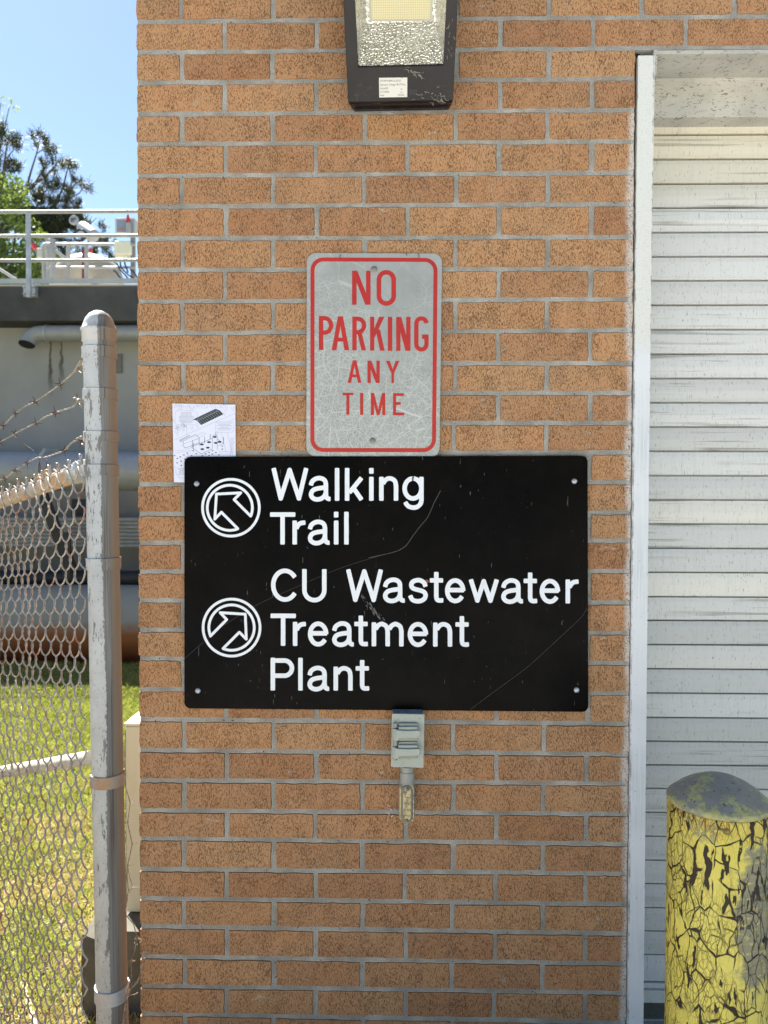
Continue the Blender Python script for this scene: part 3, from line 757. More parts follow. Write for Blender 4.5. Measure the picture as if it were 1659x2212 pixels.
for L, wd in (([(1060,768),(1060,850)],8),([(948,822),(948,915)],8),([(836,872),(836,1000)],8),([(1215,876),(1215,1010)],9),([(725,885),(728,1045)],8),([(592,935),(594,1085)],7),([(612,985),(612,1120)],7),
              ([(575,1085),(770,1215),(990,1110)],6),([(1215,1010),(1110,1050)],5),([(565,1075),(990,905)],6),([(1100,920),(1215,1005)],6),([(400,960),(645,825),(725,880)],6),([(400,960),(415,1000),(395,1040),(440,1090),(480,1085),(720,990)],6),([(425,1010),(725,905)],3)):
    strip(b, mpF, L, wd, 2)
for cx, cy in ((1040,870),): strip(b, mpF, arc(cx, cy, 50, 38, 180, 360, 10)+[(cx+50, 1130)], 5, 2); strip(b, mpF, [(cx-50, cy), (cx-50, 1110)], 5, 2)
b.build('drawing', M_INK, fl_)
b = MB(); b2_ = MB()
for k in range(10):
    t = (k+.7)/10.6; a = Vector((690,552)).lerp(Vector((1135,340)), t); c = Vector((765,637)).lerp(Vector((1210,422)), t); d_ = Vector((602,525)).lerp(Vector((1050,312)), t)
    strip(b2_, mpF, [tuple(c), tuple(a), tuple(d_)], 2.6, 4)
strip(b2_, mpF, [(690,552),(1135,340)], 3.5, 5); b2_.build('panel_lines', MT('paper_gap', (.55,.57,.66), .7).m, fl_)
for cx, cy, wd, hh, n in ((470,490,330,200,9),(1230,665,330,140,6),(380,1560,160,120,6)):
    for k in range(n):
        L = wd*rnd.uniform(.55, 1)/2; y = cy-hh/2+hh*k/(n-1)
        x = cx-L
        while x < min(cx+L, 418 if cy > 1400 else 9999):
            l2 = rnd.uniform(16, 40); strip(b, mpF, [(x, y), (min(x+l2, cx+L), y)], 8, 2); x += l2+8
def outl(c, r): strip(b, mpF, rrect(c, r, 4), 3.5, 2, closed=True)
outl([(245,355),(690,355),(690,632),(245,632)], 60); outl([(1055,560),(1420,560),(1420,780),(1055,780)], 50)
for L in ([(222,940),(1440,400)], [(240,1155),(420,1140),(580,1085)], [(240,1198),(560,1150),(640,1118)], [(480,640),(480,890)], [(1170,785),(1270,1200)], [(1290,785),(1400,1250)], [(1330,555),(1440,500)], [(560,900),(790,790),(850,800),(850,825),(600,950)], [(1120,1163),(1348,1163),(1348,1250)], [(1110,785),(1070,830)], [(262,1500),(262,1600),(330,1680),(415,1700)], [(225,1470),(280,1495)]):
    strip(b, mpF, L, 4, 3)
for x, y, s_ in ((300,740,1),(420,660,1),(590,640,.9),(700,620,.6),(1240,330,1),(1410,260,.9)):
    strip(b, mpF, [(x-55*s_, y+20), (x, y+120*s_), (x+4, y+10)], 4, 2)
for k in range(330):
    x = rnd.uniform(200, 1300); y = rnd.uniform(225, 345) if rnd.random() < .75 else rnd.uniform(345, 600)
    if y > 345 and x > 240: continue
    if 600 < x < 1210 and y > 300: continue
    a = rnd.uniform(-1.2, 1.2); L = rnd.uniform(8, 20); strip(b, mpF, [(x, y), (x+L*math.cos(a), y+L*math.sin(a))], 4.5, 3)
for k in range(120):
    x = rnd.choice([285, 415])+rnd.gauss(0, 28); y = 680+rnd.gauss(0, 35) - (30 if x > 350 else -10)
    a = rnd.uniform(-1.2, 1.2); strip(b, mpF, [(x, y), (x+14*math.cos(a), y+14*math.sin(a))], 4, 3)
for k in range(16):
    x = 1360+rnd.uniform(-10, 20); y = 900+k*20; strip(b, mpF, [(x-20, y+12), (min(x+60, 1440), y-20)], 3.5, 3)
b.build('fine_print', M_INKG, fl_)
MB().ext([mpF(*p, .5) for p in ((330,930),(530,835),(560,850),(400,940),(370,985),(335,965))], (0, .00005, 0)).build('grey_shape', MT('grey_print', (.45,.47,.56), .7).m, fl_)

# ============================================================ WALL PACK LAMP
LP0 = on(752.5, 221, D-.072); LP1 = on(979, 218.5, D-.072); LP2 = on(739.8, 0, D-.165)
ln = (LP1-LP0).cross(LP2-LP0).normalized()
if ln.y > 0: ln = -ln
lx = (LP1-LP0).normalized(); lz = ln.cross(lx); lz = lz if lz.z > 0 else -lz
LAMPC = lambda x, y, off=0: onpl((1050+x/3.318)/SC, (y/3.318)/SC, LP0+ln*off, ln)
lamp = thing('wall_lamp', 'dark bronze wall pack lamp with hammered reflector, cobwebbed, high on the bricks', 'lamp', on(865, 235, D))
m = MT('dark_bronze_casting', (.022,.018,.020), .5, spec=.3); c = m.mix(m.step(m.noise(12, 4), .35, .75), (.008,.0065,.0075), (.017,.014,.015))
dn = m.step(m.noise(40, 6, .75, dist=1.2), .58, .70); z = m.sep()[2]
c = m.mix(m.math('MULTIPLY', dn, m.step(z, LP0.z+.09, LP0.z-.01, .25, .9)), c, (.10,.085,.062)); m.col(c); m.rough(m.step(dn, 0, 1, .42, .9)); m.bump(m.noise(200, 3), .2, .0006); M_BRONZE = m.m
TOPV = -420
def lf(x, y): return LAMPC(x, y)
oL0, oL1 = LAMPC(277, 1118), LAMPC(1409, 1098); zup = (LAMPC(800, -900)-LAMPC(800, 1110)).dot(lz)
oT0 = LAMPC(180, -900); oT1 = LAMPC(1505, -900)
iL0, iL1 = LAMPC(385, 712), LAMPC(1305, 692); iT0, iT1 = LAMPC(318, -640), LAMPC(1372, -640)
b = MB()
_o = [oL0, oL1, oT1, oT0]; _i = [iL0, iL1, iT1, iT0]; k = b.add(_o+_i+[p-ln*.014 for p in _o+_i])
for q in range(4):
    j = (q+1) % 4
    b.face((k+q, k+j, k+4+j, k+4+q)); b.face((k+8+j, k+8+q, k+12+q, k+12+j)); b.face((k+j, k+q, k+8+q, k+8+j)); b.face((k+4+q, k+4+j, k+12+j, k+12+q))
for q in () and ((oL0, oL1, iL1, iL0), (oL1, oT1, iT1, iL1), (oT1, oT0, iT0, iT1), (oT0, oL0, iL0, iL1 if 0 else iT0)):
    q = list(q); b.hexa([q[0], q[1], q[2], q[3]]+[p-ln*.014 for p in q])
dfm = b.build('door_frame', M_BRONZE, lamp, bevel=.0025)
b = MB()
hb = [p-ln*.0145 for p in (oL0, oL1, oT1, oT0)]
hb = [hb[0]+lx*.003, hb[1]-lx*.003, hb[2]-lx*.003, hb[3]+lx*.003]
w0, w1 = on(766, 238, D-.001), on(968, 234, D-.001)
def tow(p, z): return Vector((p.x, D-.001, z))
zt = oT0.z+.02
# four walls of the housing between door frame and wall
bk = [w0, w1, tow(hb[2], zt), tow(hb[3], zt)]
for i in range(4):
    j = (i+1) % 4; a, c_ = hb[i], hb[j]; d1, d2 = bk[j], bk[i]
    n_ = (c_-a).cross(d2-a).normalized()*.003
    b.hexa([a, c_, d1, d2, a-n_, c_-n_, d1-n_, d2-n_])
b.build('housing', M_BRONZE, lamp)
b = MB(); b.hexa([on(767, 239, D-.032), on(967, 234.5, D-.032), on(967, 222, D-.032), on(767, 226, D-.032), on(767, 238.5, D-.001), on(967, 234, D-.001), on(967, 220, D-.001), on(767, 224, D-.001)])
b.build('mounting_box', M_BRONZE, lamp, bevel=.002)
m = MT('hammered_reflector', (.80,.74,.56), .3, .85); pv = m.pos
hv = m.voro(250, 'SMOOTH_F1'); m.bump(hv, 1., .0032)
m.col(m.mix(m.step(m.noise(20, 3), .4, .7), (.90,.90,.87), (.76,.75,.70))); m.rough(m.step(m.noise(30, 3), .35, .65, .16, .3)); M_REFL = m.m
def inw(p, dx, dz, dn_): return p+lx*dx+lz*dz-ln*dn_
e = [inw(iL0, 0, .0, .010), inw(iL1, 0, 0, .010), inw(iT1, 0, 0, .010), inw(iT0, 0, 0, .010)]
f = [inw(iL0, .016, .075, .052), inw(iL1, -.016, .075, .052), inw(iT1, -.022, -.02, .052), inw(iT0, .022, -.02, .052)]
b = MB()
for i in range(4): j = (i+1) % 4; b.poly([e[i], e[j], f[j], f[i]])
b.poly(f); b.build('reflector', M_REFL, lamp)
m = MT('led_phosphor_grid', rough=.5); vv = m.pos
vx = m.math('MODULO', m.math('ADD', m.sep()[0], 10.), .00386); vz = m.math('MODULO', m.math('ADD', m.sep()[2], 10.), .0036)
g = m.math('MAXIMUM', m.step(vx, .0007, .0004), m.math('MULTIPLY', m.step(vz, .0007, .0004), .8))
m.col(m.mix(m.math('MULTIPLY', g, .9), (.88,.80,.48), (.45,.38,.22))); M_LED = m.m
pl = [inw(LAMPC(525, 205), 0, 0, .049), inw(LAMPC(1168, 200), 0, 0, .049), inw(LAMPC(1190, -420), 0, 0, .049), inw(LAMPC(505, -420), 0, 0, .049)]
b = MB(); b.hexa(pl+[p-ln*.003 for p in pl]); lp_ = b.build('led_panel', M_LED, lamp)
b = MB(); ed = .005
for i in range(4):
    j = (i+1) % 4; cc = sum(pl, Vector())/4
    o_ = lambda p: p+(p-cc).normalized()*ed*1.2
    b.hexa([pl[i]+ln*.001, pl[j]+ln*.001, o_(pl[j])+ln*.001, o_(pl[i])+ln*.001, pl[i]-ln*.0025, pl[j]-ln*.0025, o_(pl[j])-ln*.0025, o_(pl[i])-ln*.0025])
b.build('panel_frame', MT('pale_frame', (.55,.54,.46), .5).m, lamp)
# glass pane
m = bpy.data.materials.new('clear_pane'); m.use_nodes = True; nt = m.node_tree; nt.nodes.clear()
o_ = nt.nodes.new('ShaderNodeOutputMaterial'); mx = nt.nodes.new('ShaderNodeMixShader'); tr = nt.nodes.new('ShaderNodeBsdfTransparent'); gl = nt.nodes.new('ShaderNodeBsdfGlossy')
fr_ = nt.nodes.new('ShaderNodeFresnel'); fr_.inputs[0].default_value = 1.45; tr.inputs[0].default_value = (.95,.95,.93,1); gl.inputs['Roughness'].default_value = .08
nt.links.new(fr_.outputs[0], mx.inputs[0]); nt.links.new(tr.outputs[0], mx.inputs[1]); nt.links.new(gl.outputs[0], mx.inputs[2]); nt.links.new(mx.outputs[0], o_.inputs[0])
b = MB(); ee = [inw(iL0, .0005, .0005, .006), inw(iL1, -.0005, .0005, .006), inw(iT1, -.0005, -.0005, .006), inw(iT0, .0005, -.0005, .006)]
b.hexa(ee+[p-ln*.002 for p in ee]); b.build('glass_pane', m, lamp)
# sticker with its printed lines
b = MB(); sk = [(613,1053),(915,1048),(915,836),(609,840)]
b.hexa([LAMPC(x, y, .0010) for x, y in sk]+[LAMPC(x, y, .0004) for x, y in sk]); stk = b.build('rating_label', MT('white_sticker', (.62,.61,.56), .6).m, lamp)
def text_mesh(name, lines, mat, parent, origin, ex, ey, nn):
    M = MB()
    dg = None
    for s_, x, y, size, sx in lines:
        cu = bpy.data.curves.new('t', 'FONT'); cu.body = s_; cu.size = size; to = bpy.data.objects.new('t', cu); COL.objects.link(to)
        dg = bpy.context.evaluated_depsgraph_get(); me = bpy.data.meshes.new_from_object(to.evaluated_get(dg))
        for p in me.polygons: M.poly([origin+ex*(x+me.vertices[i].co.x*sx)+ey*(y+me.vertices[i].co.y)+nn for i in p.vertices])
        bpy.data.objects.remove(to); bpy.data.curves.remove(cu); bpy.data.meshes.remove(me)
    return M.build(name, mat, parent)
so_ = LAMPC(613, 1053, .0010); u1 = (LAMPC(913, 1053, .001)-so_).length/300
text_mesh('label_text', [('LED Wall pack Light', 18*u1, 185*u1, 34*u1, .93), ('CPS-WP-A-60W-UL-BZ-50', 8*u1, 148*u1, 27*u1, .74), ('Operation Voltage:100-277Vac', 8*u1, 112*u1, 27*u1, .80),
  ('Watt:60W', 10*u1, 78*u1, 25*u1, .8), ('CCT:5000K', 10*u1, 45*u1, 25*u1, .8), ('Date:', 10*u1, 13*u1, 25*u1, .8), ('UL', 228*u1, 70*u1, 22*u1, .9), ('LISTED', 222*u1, 42*u1, 13*u1, .8), ('E353936', 200*u1, 13*u1, 25*u1, .8)],
  M_INK, stk, so_, lx, lz, ln*.0001)
b = MB(); b.hexa([LAMPC(x, y, .0003) for x, y in ((932,1030),(1024,1030),(1024,965),(932,965))]+[LAMPC(x, y, -.004) for x, y in ((932,1030),(1024,1030),(1024,965),(932,965))]); b.build('latch_slot', M_RUBBER, lamp)
M_WEB = MT('dusty_cobweb', (.42,.38,.30), .95).m
b = MB(); b.smooth = False
for q in range(60):
    if q == 34: b.build('cobweb', M_WEB, lamp); b = MB()
    x, y = (rnd.gauss(1230, 110), rnd.gauss(1050, 50)) if q < 34 else (rnd.uniform(860, 1080), 0)
    if q >= 34: y = 720+(x-860)*.5+rnd.gauss(0, 12)
    a = rnd.uniform(-.3, 1.2); L = rnd.uniform(10, 60)
    p = [LAMPC(x+L*t*math.cos(a)+rnd.gauss(0, 3), y+L*t*math.sin(a)+rnd.gauss(0, 3), .002) for t in (0, .33, .66, 1)]
    if max(x, x+L*math.cos(a)) < 1400 and y+L < 1160: b.tube(p, rnd.uniform(.00015, .0005), 3)
b.build('cobweb', M_WEB, lamp); b = MB()
for q in range(18):
    x = rnd.uniform(1345, 1440); y = rnd.uniform(120, 620); b.tube([LAMPC(x, y, .001), LAMPC(x+rnd.gauss(0, 9), y+rnd.uniform(10, 60), .001)], rnd.uniform(.0001, .00035), 3)
b.build('cobweb', M_WEB, lamp)

# ============================================================ OUTLET
m = MT('brassy_cover', rough=.42, metal=.7); M_ = m.mix(m.step(m.noise(120, 4, .75), .42, .6), (.36,.31,.17), (.12,.11,.085)); m.col(M_); m.bump(m.noise(330, 2), .5, .0012); M_BRASS = m.m
M_ENAM2 = mk_metal('grey_enamel_painted_shade', (.25,.275,.24), (.31,.335,.29), .5, .0, scale=25)  # darker enamel copy: shading of covers and hinges put into the colour
YO = D-.050
m = MT('grey_enamel_casting', rough=.5); c = m.mix(m.step(m.noise(25, 4, .6), .3, .7), (.34,.37,.325), (.40,.425,.37)); c = m.mix(m.step(m.noise(260, 3), .66, .70), c, (.12,.12,.10)); m.col(c); m.bump(m.noise(250, 3), .15, .0005); M_ENAM = m.m
m = MT('weathered_zinc_box', rough=.6, metal=.2); m.col(m.mix(m.step(m.noise(110, 4, .7), .4, .62), (.17,.19,.205), (.32,.345,.35))); M_ZBOX = m.m
P8 = lambda x, y, yy: on((1230+x/5.025)/SC, (2280+y/5.025)/SC, yy)
ou = thing('outdoor_outlet', 'grey metal double outlet box with flip covers and conduit elbow, just under the black sign', 'electrical outlet', P8(490, 2030, D))
b = MB(); a0, a1 = P8(238, 1088, YO+.004), P8(742, 222, YO+.004)
b.box((a0.x, YO+.004, a0.z), (a1.x, D-.001, a1.z)); b.build('back_box', M_ZBOX, ou, bevel=.002)
b = MB(); b.ext([P8(x, y, YO) for x, y in ((215,1085),(228,1092),(735,1106),(750,1098),(765,240),(750,226),(242,216),(230,226))], (0, .0038, 0)); b.build('cover_plate', M_ENAM, ou, bevel=.0012)
for (ys0) in ((375, 485, 615, 665), (675, 785, 910, 955)):
    yt_, ya, yb_, ye = ys0; dx = 0 if yt_ < 500 else -6
    b = MB()
    b.ext([P8(x+dx, y, YO-.007) for x, y in ((340,yt_+20),(355,yt_),(635,yt_),(652,yt_+20),(657,ye-20),(640,ye),(350,ye),(340,ye-15))], (0, .0068, 0))
    cv = b.build('flip_cover', M_ENAM2, ou, bevel=.0012)
    b = MB(); b.ext([P8(x+dx, y, YO-.013) for x, y in ((338,yt_+60),(652,yt_+58),(660,yb_-20),(660,yb_),(338,yb_+5))], (0, .0058, 0))
    k = 9; pr = []
    b.build('cover_cap', M_ENAM, cv, bevel=.001)
    b = MB(); top = [P8(x+dx, y, YO-.0185) for x, y in ((300,ya+0),(345,ya+8),(500,ya+14),(650,ya+8),(690,ya+14),(697,ya+60),(690,yb_-20),(655,yb_-6),(500,yb_-2),(345,yb_+12),(300,yb_+18))]
    b.ext(top, (0, .0052, 0)); b.build('latch_arm', M_ENAM, cv, bevel=.001)
    b = MB(); hx0, hz0 = P8(245+dx, yb_+20, YO-.006), P8(318+dx, ya-30, YO-.006); cxx = (hx0.x+hz0.x)/2; rr = (hz0.x-hx0.x)/2
    b.smooth = True; b.tube([(cxx, YO-.0075, hx0.z), (cxx, YO-.0075, hz0.z)], rr, 14)
    b.poly([(cxx, YO-.0145, hx0.z), (P8(340+dx,0,YO-.0145).x, YO-.0155, hx0.z), (P8(340+dx,0,YO).x, YO-.0155, hz0.z), (cxx, YO-.0145, hz0.z)])
    b.build('hinge_barrel', M_ENAM, cv)
for y0, y1 in ((370, 440), (640, 738), (938, 975)):
    p0, p1 = P8(285, y1, YO-.007), P8(285, y0, YO-.007); b = MB(); b.smooth = True; b.tube([p0, p1], .0046, 14); b.build('hinge_pin', M_ENAM2, ou)
YC = D-.026
M_GRIM2 = mk_metal('dull_grey_casting', (.25,.26,.24), (.34,.35,.32), .55, .1, scale=30)
b = MB(); b.smooth = True; c0 = P8(478, 1100, YC); c1 = P8(474, 1160, YC); c2 = P8(470, 1500, YC)
b.lathe((c0.x, YC, c2.z), [(.0165, 0), (.0162, c1.z-c2.z), (.0148, c1.z-c2.z+.0006), (.0150, c0.z-c2.z+.004)], 24)
b.build('conduit_neck', M_GRIM2, ou)
def capsule(x0, x1, y0, y1, yy, n=10):
    r = (x1-x0)/2; cx = (x0+x1)/2
    return [P8(cx+r*math.cos(R_(180+180*k/n)), y0+r+r*math.sin(R_(180+180*k/n)), yy) for k in range(n+1)]+[P8(cx+r*math.cos(R_(180*k/n)), y1-r+r*math.sin(R_(180*k/n)), yy) for k in range(n+1)]
b = MB(); b.ext(capsule(343, 603, 1330, 2025, D-.038), (0, .037, 0)); b.build('conduit_body', M_GRIM2, ou, bevel=.004, bseg=3)
M_GRIM = mk_metal('worn_alloy', (.10,.105,.105), (.18,.18,.165), .5, .4, scale=60)
b = MB(); b.ext(capsule(352, 598, 1352, 2022, D-.041), (0, .0025, 0)); cvr = b.build('cover_rim', M_BRASS, ou, bevel=.0008)
b = MB(); b.ext(capsule(382, 570, 1385, 1992, D-.0435), (0, .0025, 0)); b.build('oval_cover', M_GRIM, cvr, bevel=.0016)
b = MB(); b.ext(capsule(412, 540, 1420, 1960, D-.0442), (0, .0006, 0)); b.build('cover_face', M_BRASS, cvr)
for x, y in ((487, 1452), (470, 1968)):
    p = P8(x, y, D-.0444); b = MB(); b.smooth = True; b.lathe(p, [(.0040, 0), (.0040, .001), (.0030, .0018), (.0004, .002)], 14, axis=Vector((0,-1,0))); b.build('screw', M_GRIM, cvr)
wb = MB(); wb.smooth = False
for q in range(16):
    if 1: x, y = rnd.gauss(225, 40), rnd.gauss(1800, 35)
    else: x, y = rnd.gauss(690, 25), rnd.gauss(2060, 35)
    a = rnd.uniform(0, 6.28); L = rnd.uniform(12, 45)
    wb.tube([P8(x, y, D-.003), P8(x+L*.5*math.cos(a)+rnd.gauss(0, 5), y+L*.5*math.sin(a), D-.005), P8(x+L*math.cos(a), y+L*math.sin(a), D-.003)], rnd.uniform(.0003, .0011), 4)
for _ in (0,): wb.tube([P8(185, 1815, D-.004), P8(165, 1900, D-.004), P8(155, 2030, D-.004)], .0003, 4)
tag(wb.build('cobweb', MT('white_cobweb', (.68,.66,.64), .95).m, loc=P8(300, 1850, D)), 'wisps of pale cobweb stuck to the bricks left of the conduit elbow', 'cobweb')

# ============================================================ BOLLARD
BY = 1.33; bc = on(1551.5, 1740, BY); BRR = .0835; bz = on(1436, 1722, BY).z
bo = thing('bollard', 'yellow steel bollard with cracked peeling paint and domed grey cap', 'bollard', (bc.x, BY, 0))
def mk_boll():
    m = MT('peeling_yellow_paint', rough=.55, spec=.35)
    x, y, z = m.sep()
    th = m.math('ARCTAN2', m.math('SUBTRACT', x, bc.x), m.math('SUBTRACT', BY, y)); sx = m.math('MULTIPLY', th, BRR)
    cb = m.new('CombineXYZ'); m.put(cb.inputs[0], sx); m.put(cb.inputs[1], z); q = cb.outputs[0]
    qw = m.vadd(q, m.noisec(30, vec=q), .012)
    f1 = m.sc(1, .36, 1, vec=qw)
    e1 = m.voro(62, 'DISTANCE_TO_EDGE', vec=f1); e2 = m.voro(190, 'DISTANCE_TO_EDGE', vec=f1); e0 = m.voro(38, 'DISTANCE_TO_EDGE', vec=m.sc(1,.5,1,vec=qw))
    y1 = m.mix(m.step(m.noise(14, 4, .6, vec=q), .3, .7), (.68,.56,.09), (.72,.60,.12))
    y1 = m.mix(m.step(m.noise(3, 3, vec=q), .45, .7, 0, .6), y1, (.68,.60,.17))
    y1 = m.mix(m.step(m.noise(90, 3, .6, vec=m.sc(1,.3,1,vec=q)), .55, .75, 0, .4), y1, (.44,.33,.05))
    # grey scuffed zone
    cxs = m.math('SUBTRACT', sx, .046); zz = m.math('SUBTRACT', z, bz-.17)
    d = m.math('SQRT', m.math('ADD', m.math('POWER', m.math('DIVIDE', cxs, .050), 2.), m.math('POWER', m.math('DIVIDE', zz, .125), 2.)))
    sc = m.math('SUBTRACT', d, m.math('MULTIPLY', m.math('SUBTRACT', m.noise(30, 5, .7, vec=q), .5), 1.6))
    gm = m.math('MULTIPLY', m.step(sc, 1.1, .9), m.step(m.noise(120, 4, .7, vec=m.sc(.4,1,1,vec=q)), .28, .46))
    g2 = m.math('MULTIPLY', m.step(m.noise(9, 4, .7, vec=q), .58, .66), m.step(m.noise(160, 3, vec=q), .4, .5)); gm = m.math('MAXIMUM', gm, m.math('MULTIPLY', g2, .8))
    c = m.mix(m.math('MULTIPLY', gm, .85), y1, (.185,.185,.155))
    # rust stains near cap
    rs = m.math('MULTIPLY', m.step(z, bz-.045, bz-.008), m.step(m.noise(60, 4, .7, vec=m.sc(1,.6,1,vec=q)), .42, .6)); c = m.mix(m.math('MULTIPLY', rs, .7), c, (.50,.22,.03))
    cr = m.math('MAXIMUM', m.math('MULTIPLY', m.step(e1, .035, .012), .85), m.math('MULTIPLY', m.math('MULTIPLY', m.step(e2, .07, .02), .6), m.step(sx, .02, -.02)))
    dens = m.step(m.noise(8, 2, vec=q), .36, .52); cr = m.math('MULTIPLY', cr, dens)
    cr = m.math('MAXIMUM', cr, m.math('MULTIPLY', m.step(m.math('SUBTRACT', e0, m.math('MULTIPLY', m.step(m.noise(34, 2, vec=q), .5, .75), .038)), .028, .012), m.step(m.noise(17, 2, vec=q), .36, .44)))
    hole = m.noise(1, 3, .5, vec=m.sc(85, 19, 1, vec=qw)); hl = m.noise(10, 2, vec=q)
    hm = m.step(m.math('ADD', hole, m.math('MULTIPLY', m.math('SUBTRACT', hl, .5), .42)), .615, .625)
    dk = m.math('MAXIMUM', cr, hm)
    c = m.mix(m.math('MULTIPLY', dk, .98), c, (.014,.006,.005))
    m.col(c); m.bump(m.math('SUBTRACT', m.math('MULTIPLY', m.noise(70, 3, vec=q), .3), dk), .9, .0012); return m.m
b = MB(); b.smooth = True
b.lathe((bc.x, BY, -.05), [(BRR, 0), (BRR, .3), (BRR, .55), (BRR, bz+.05-.012), (BRR-.002, bz+.05-.009)], 72)
b.build('post', mk_boll(), bo)
m = MT('scuffed_cap', rough=.6); x, y, z = m.sep(); nn = m.noise(26, 5, .7); rr_ = m.math('SQRT', m.math('ADD', m.math('POWER', m.math('SUBTRACT', x, bc.x), 2.), m.math('POWER', m.math('SUBTRACT', y, BY), 2.)))
c = m.mix(m.step(m.noise(18, 4, .7), .3, .7), (.185,.18,.155), (.26,.255,.22))
ym = m.step(m.math('ADD', nn, m.math('MULTIPLY', m.step(rr_, .076, .084), .10)), .51, .57); c = m.mix(m.math('MULTIPLY', m.math('MULTIPLY', ym, m.step(m.noise(140, 3), .3, .55)), .85), c, (.42,.41,.13))
c = m.mix(m.step(m.noise(150, 3), .62, .7), c, (.06,.05,.04)); m.col(c); m.bump(m.math('ADD', m.noise(90, 4), m.math('MULTIPLY', ym, .7)), .4, .0012)
b = MB(); b.smooth = True
b.lathe((bc.x, BY, bz), [(BRR-.004, -.009), (BRR-.001, -.008), (BRR+.0015, -.003), (BRR-.001, .002), (BRR-.006, .006), (.066, .016), (.05, .0265), (.034, .034), (.017, .0385), (.002, .040)], 72)
b.build('domed_cap', m.m, bo, sharp=60)

# ============================================================ CHAIN LINK FENCE
FE0 = Vector((on(190, 1100, 1.742).x, 1.742, 0)); FE1 = Vector((on(0, 1100, 2.20).x, 2.20, 0))
fd_ = (FE1-FE0).normalized(); fnn = Vector((fd_.y, -fd_.x, 0)); fnn = fnn if fnn.y < 0 else -fnn
fence = thing('chain_link_fence', 'chain-link fence with half painted end post and three barbed wire strands, beside the bricks', 'fence', (PB.x, D, 0))
pax = (PT-PB).normalized()
def pc(v):   # post centre at image row v
    t = (v-690)/(2300-690); return PT.lerp(PB, t)
PR = .0347
b = MB(); b.smooth = True
b.tube([PBOT, pc(2000), pc(1300), pc(712)], PR, 40); post = b.build('end_post', M_POST, fence)
b = MB(); b.smooth = True; q = pc(712)
b.lathe(q, [(PR+.0015, -.028), (PR+.0025, -.027), (PR+.0025, -.004), (PR+.0050, -.002), (PR+.0050, .001), (PR+.0022, .003), (PR-.001, .013), (PR*.84, .025), (PR*.6, .0355), (PR*.3, .0415), (.001, .043)], 40, axis=pax)
b.build('post_cap', M_POST, post, sharp=60)
for v0, v1, mat in ((750,773,M_POST),(839,861,M_POST),(929,949,M_POST),(999,1022,M_POST),(1197,1222,M_POST),(1660,1686,M_RUSTBAND),(2122,2152,M_GALV)):
    a, c = pc(v1), pc(v0); h = (c-a).length; r2 = PR+.0035
    b = MB(); b.smooth = True; b.lathe(a, [(PR-.001, 0), (r2-.0006, 0), (r2, .0008), (r2-.0006, h*.5), (r2, h-.0008), (r2-.0006, h), (PR-.001, h)], 40, axis=pax)
    b.smooth = False
    if v0 in (839, 1197, 2122): # bolt ears on the fence side
        cc = (a+c)/2; s_ = fd_ if v0 != 2122 else (fd_*.5+Vector((.0,.8,0))).normalized()
        p = cc+s_*(PR+.008); b.box((p.x-.009, p.y-.002, p.z-h*.45), (p.x+.009, p.y+.002, p.z+h*.45))
        b.smooth = True; b.tube([p+Vector((-.002,-.014,0)), p+Vector((-.002,.012,0))], .004, 8); b.smooth = False
    b.build('band', mat, post)
# rails
def fpt(s, z, off=0): p = FE0+fd_*s+fnn*off; return Vector((p.x, p.y, z))
FL = (FE1-FE0).length
def f_on(u, v): return onpl(u, v, FE0, fnn)
tA, tB = f_on(178, 1018), f_on(0, 1083); mA, mB = f_on(196, 1637), f_on(0, 1668)
ext_ = lambda a, c, t: a+(c-a)*t
b = MB(); b.smooth = True; b.tube([tA, tB, ext_(tA, tB, 2.4)], .0205, 20); b.build('top_rail', M_RUSTRAIL, fence)
b = MB(); b.smooth = True; d_ = (tB-tA).normalized()
b.lathe(tA-d_*.012, [(.010, -.006), (.024, -.004), (.0265, .002), (.0265, .024), (.0245, .027), (.0245, .055), (.0235, .058)], 24, axis=d_); b.build('rail_end_cup', M_GALV, fence)
b = MB(); b.smooth = True; b.tube([mA, mB, ext_(mA, mB, 2.4)], .0168, 18); b.build('middle_rail', M_MIDRAIL, fence)
# second post further along, outside the frame, so the fence has an end
e2_ = ext_(tA, tB, 2.4); b = MB(); b.smooth = True; b.tube([(e2_.x, e2_.y, -.2), (e2_.x, e2_.y, e2_.z+.36)], .03, 16); b.build('line_post', M_GALV, fence)
# woven mesh
a_ = .0302; av_ = .0338; SL = FL*2.35; ncol = int(SL/a_)
def slopez(s): return tA.z+.012+(tB.z-tA.z)/((tB-tA).dot(fd_))*(s)
wm = MB(); wm.smooth = True
wv = lambda s, z: (.010*mnoise.noise(Vector((s*6, z*5, 1))), .012*mnoise.noise(Vector((s*4, z*4, 7))))
for k in range(ncol):
    zt_ = .0; pts = []
    nrow = 52
    for j in range(nrow):
        right = (j+k) % 2 == 0
        s0 = (k+(1 if right else 0))*a_-.040
        zz = -j*av_
        dz = .0075; sg_ = -1 if right else 1
        x_out = .0022 if right else -.0022
        fr0 = (.0043 if right else -.0043)
        for q_, (ds, dzz, off) in enumerate(((sg_*.0085, .0085, -fr0*.95), (x_out*.9, 0, 0), (sg_*.0085, -.0085, fr0*.95), (sg_*a_*.5, -av_*.5, fr0*1.05))):
            s = s0+ds; z = slopez(s)+zz+dzz
            if z < gz(1.9+s*.7)-.06: break
            n1_, n2_ = wv(s, z)
            pts.append(fpt(s+n2_*.5, z, .024+off+n1_*min(1, max(0, s*8))))
    wm.tube(pts, .0021, 5)
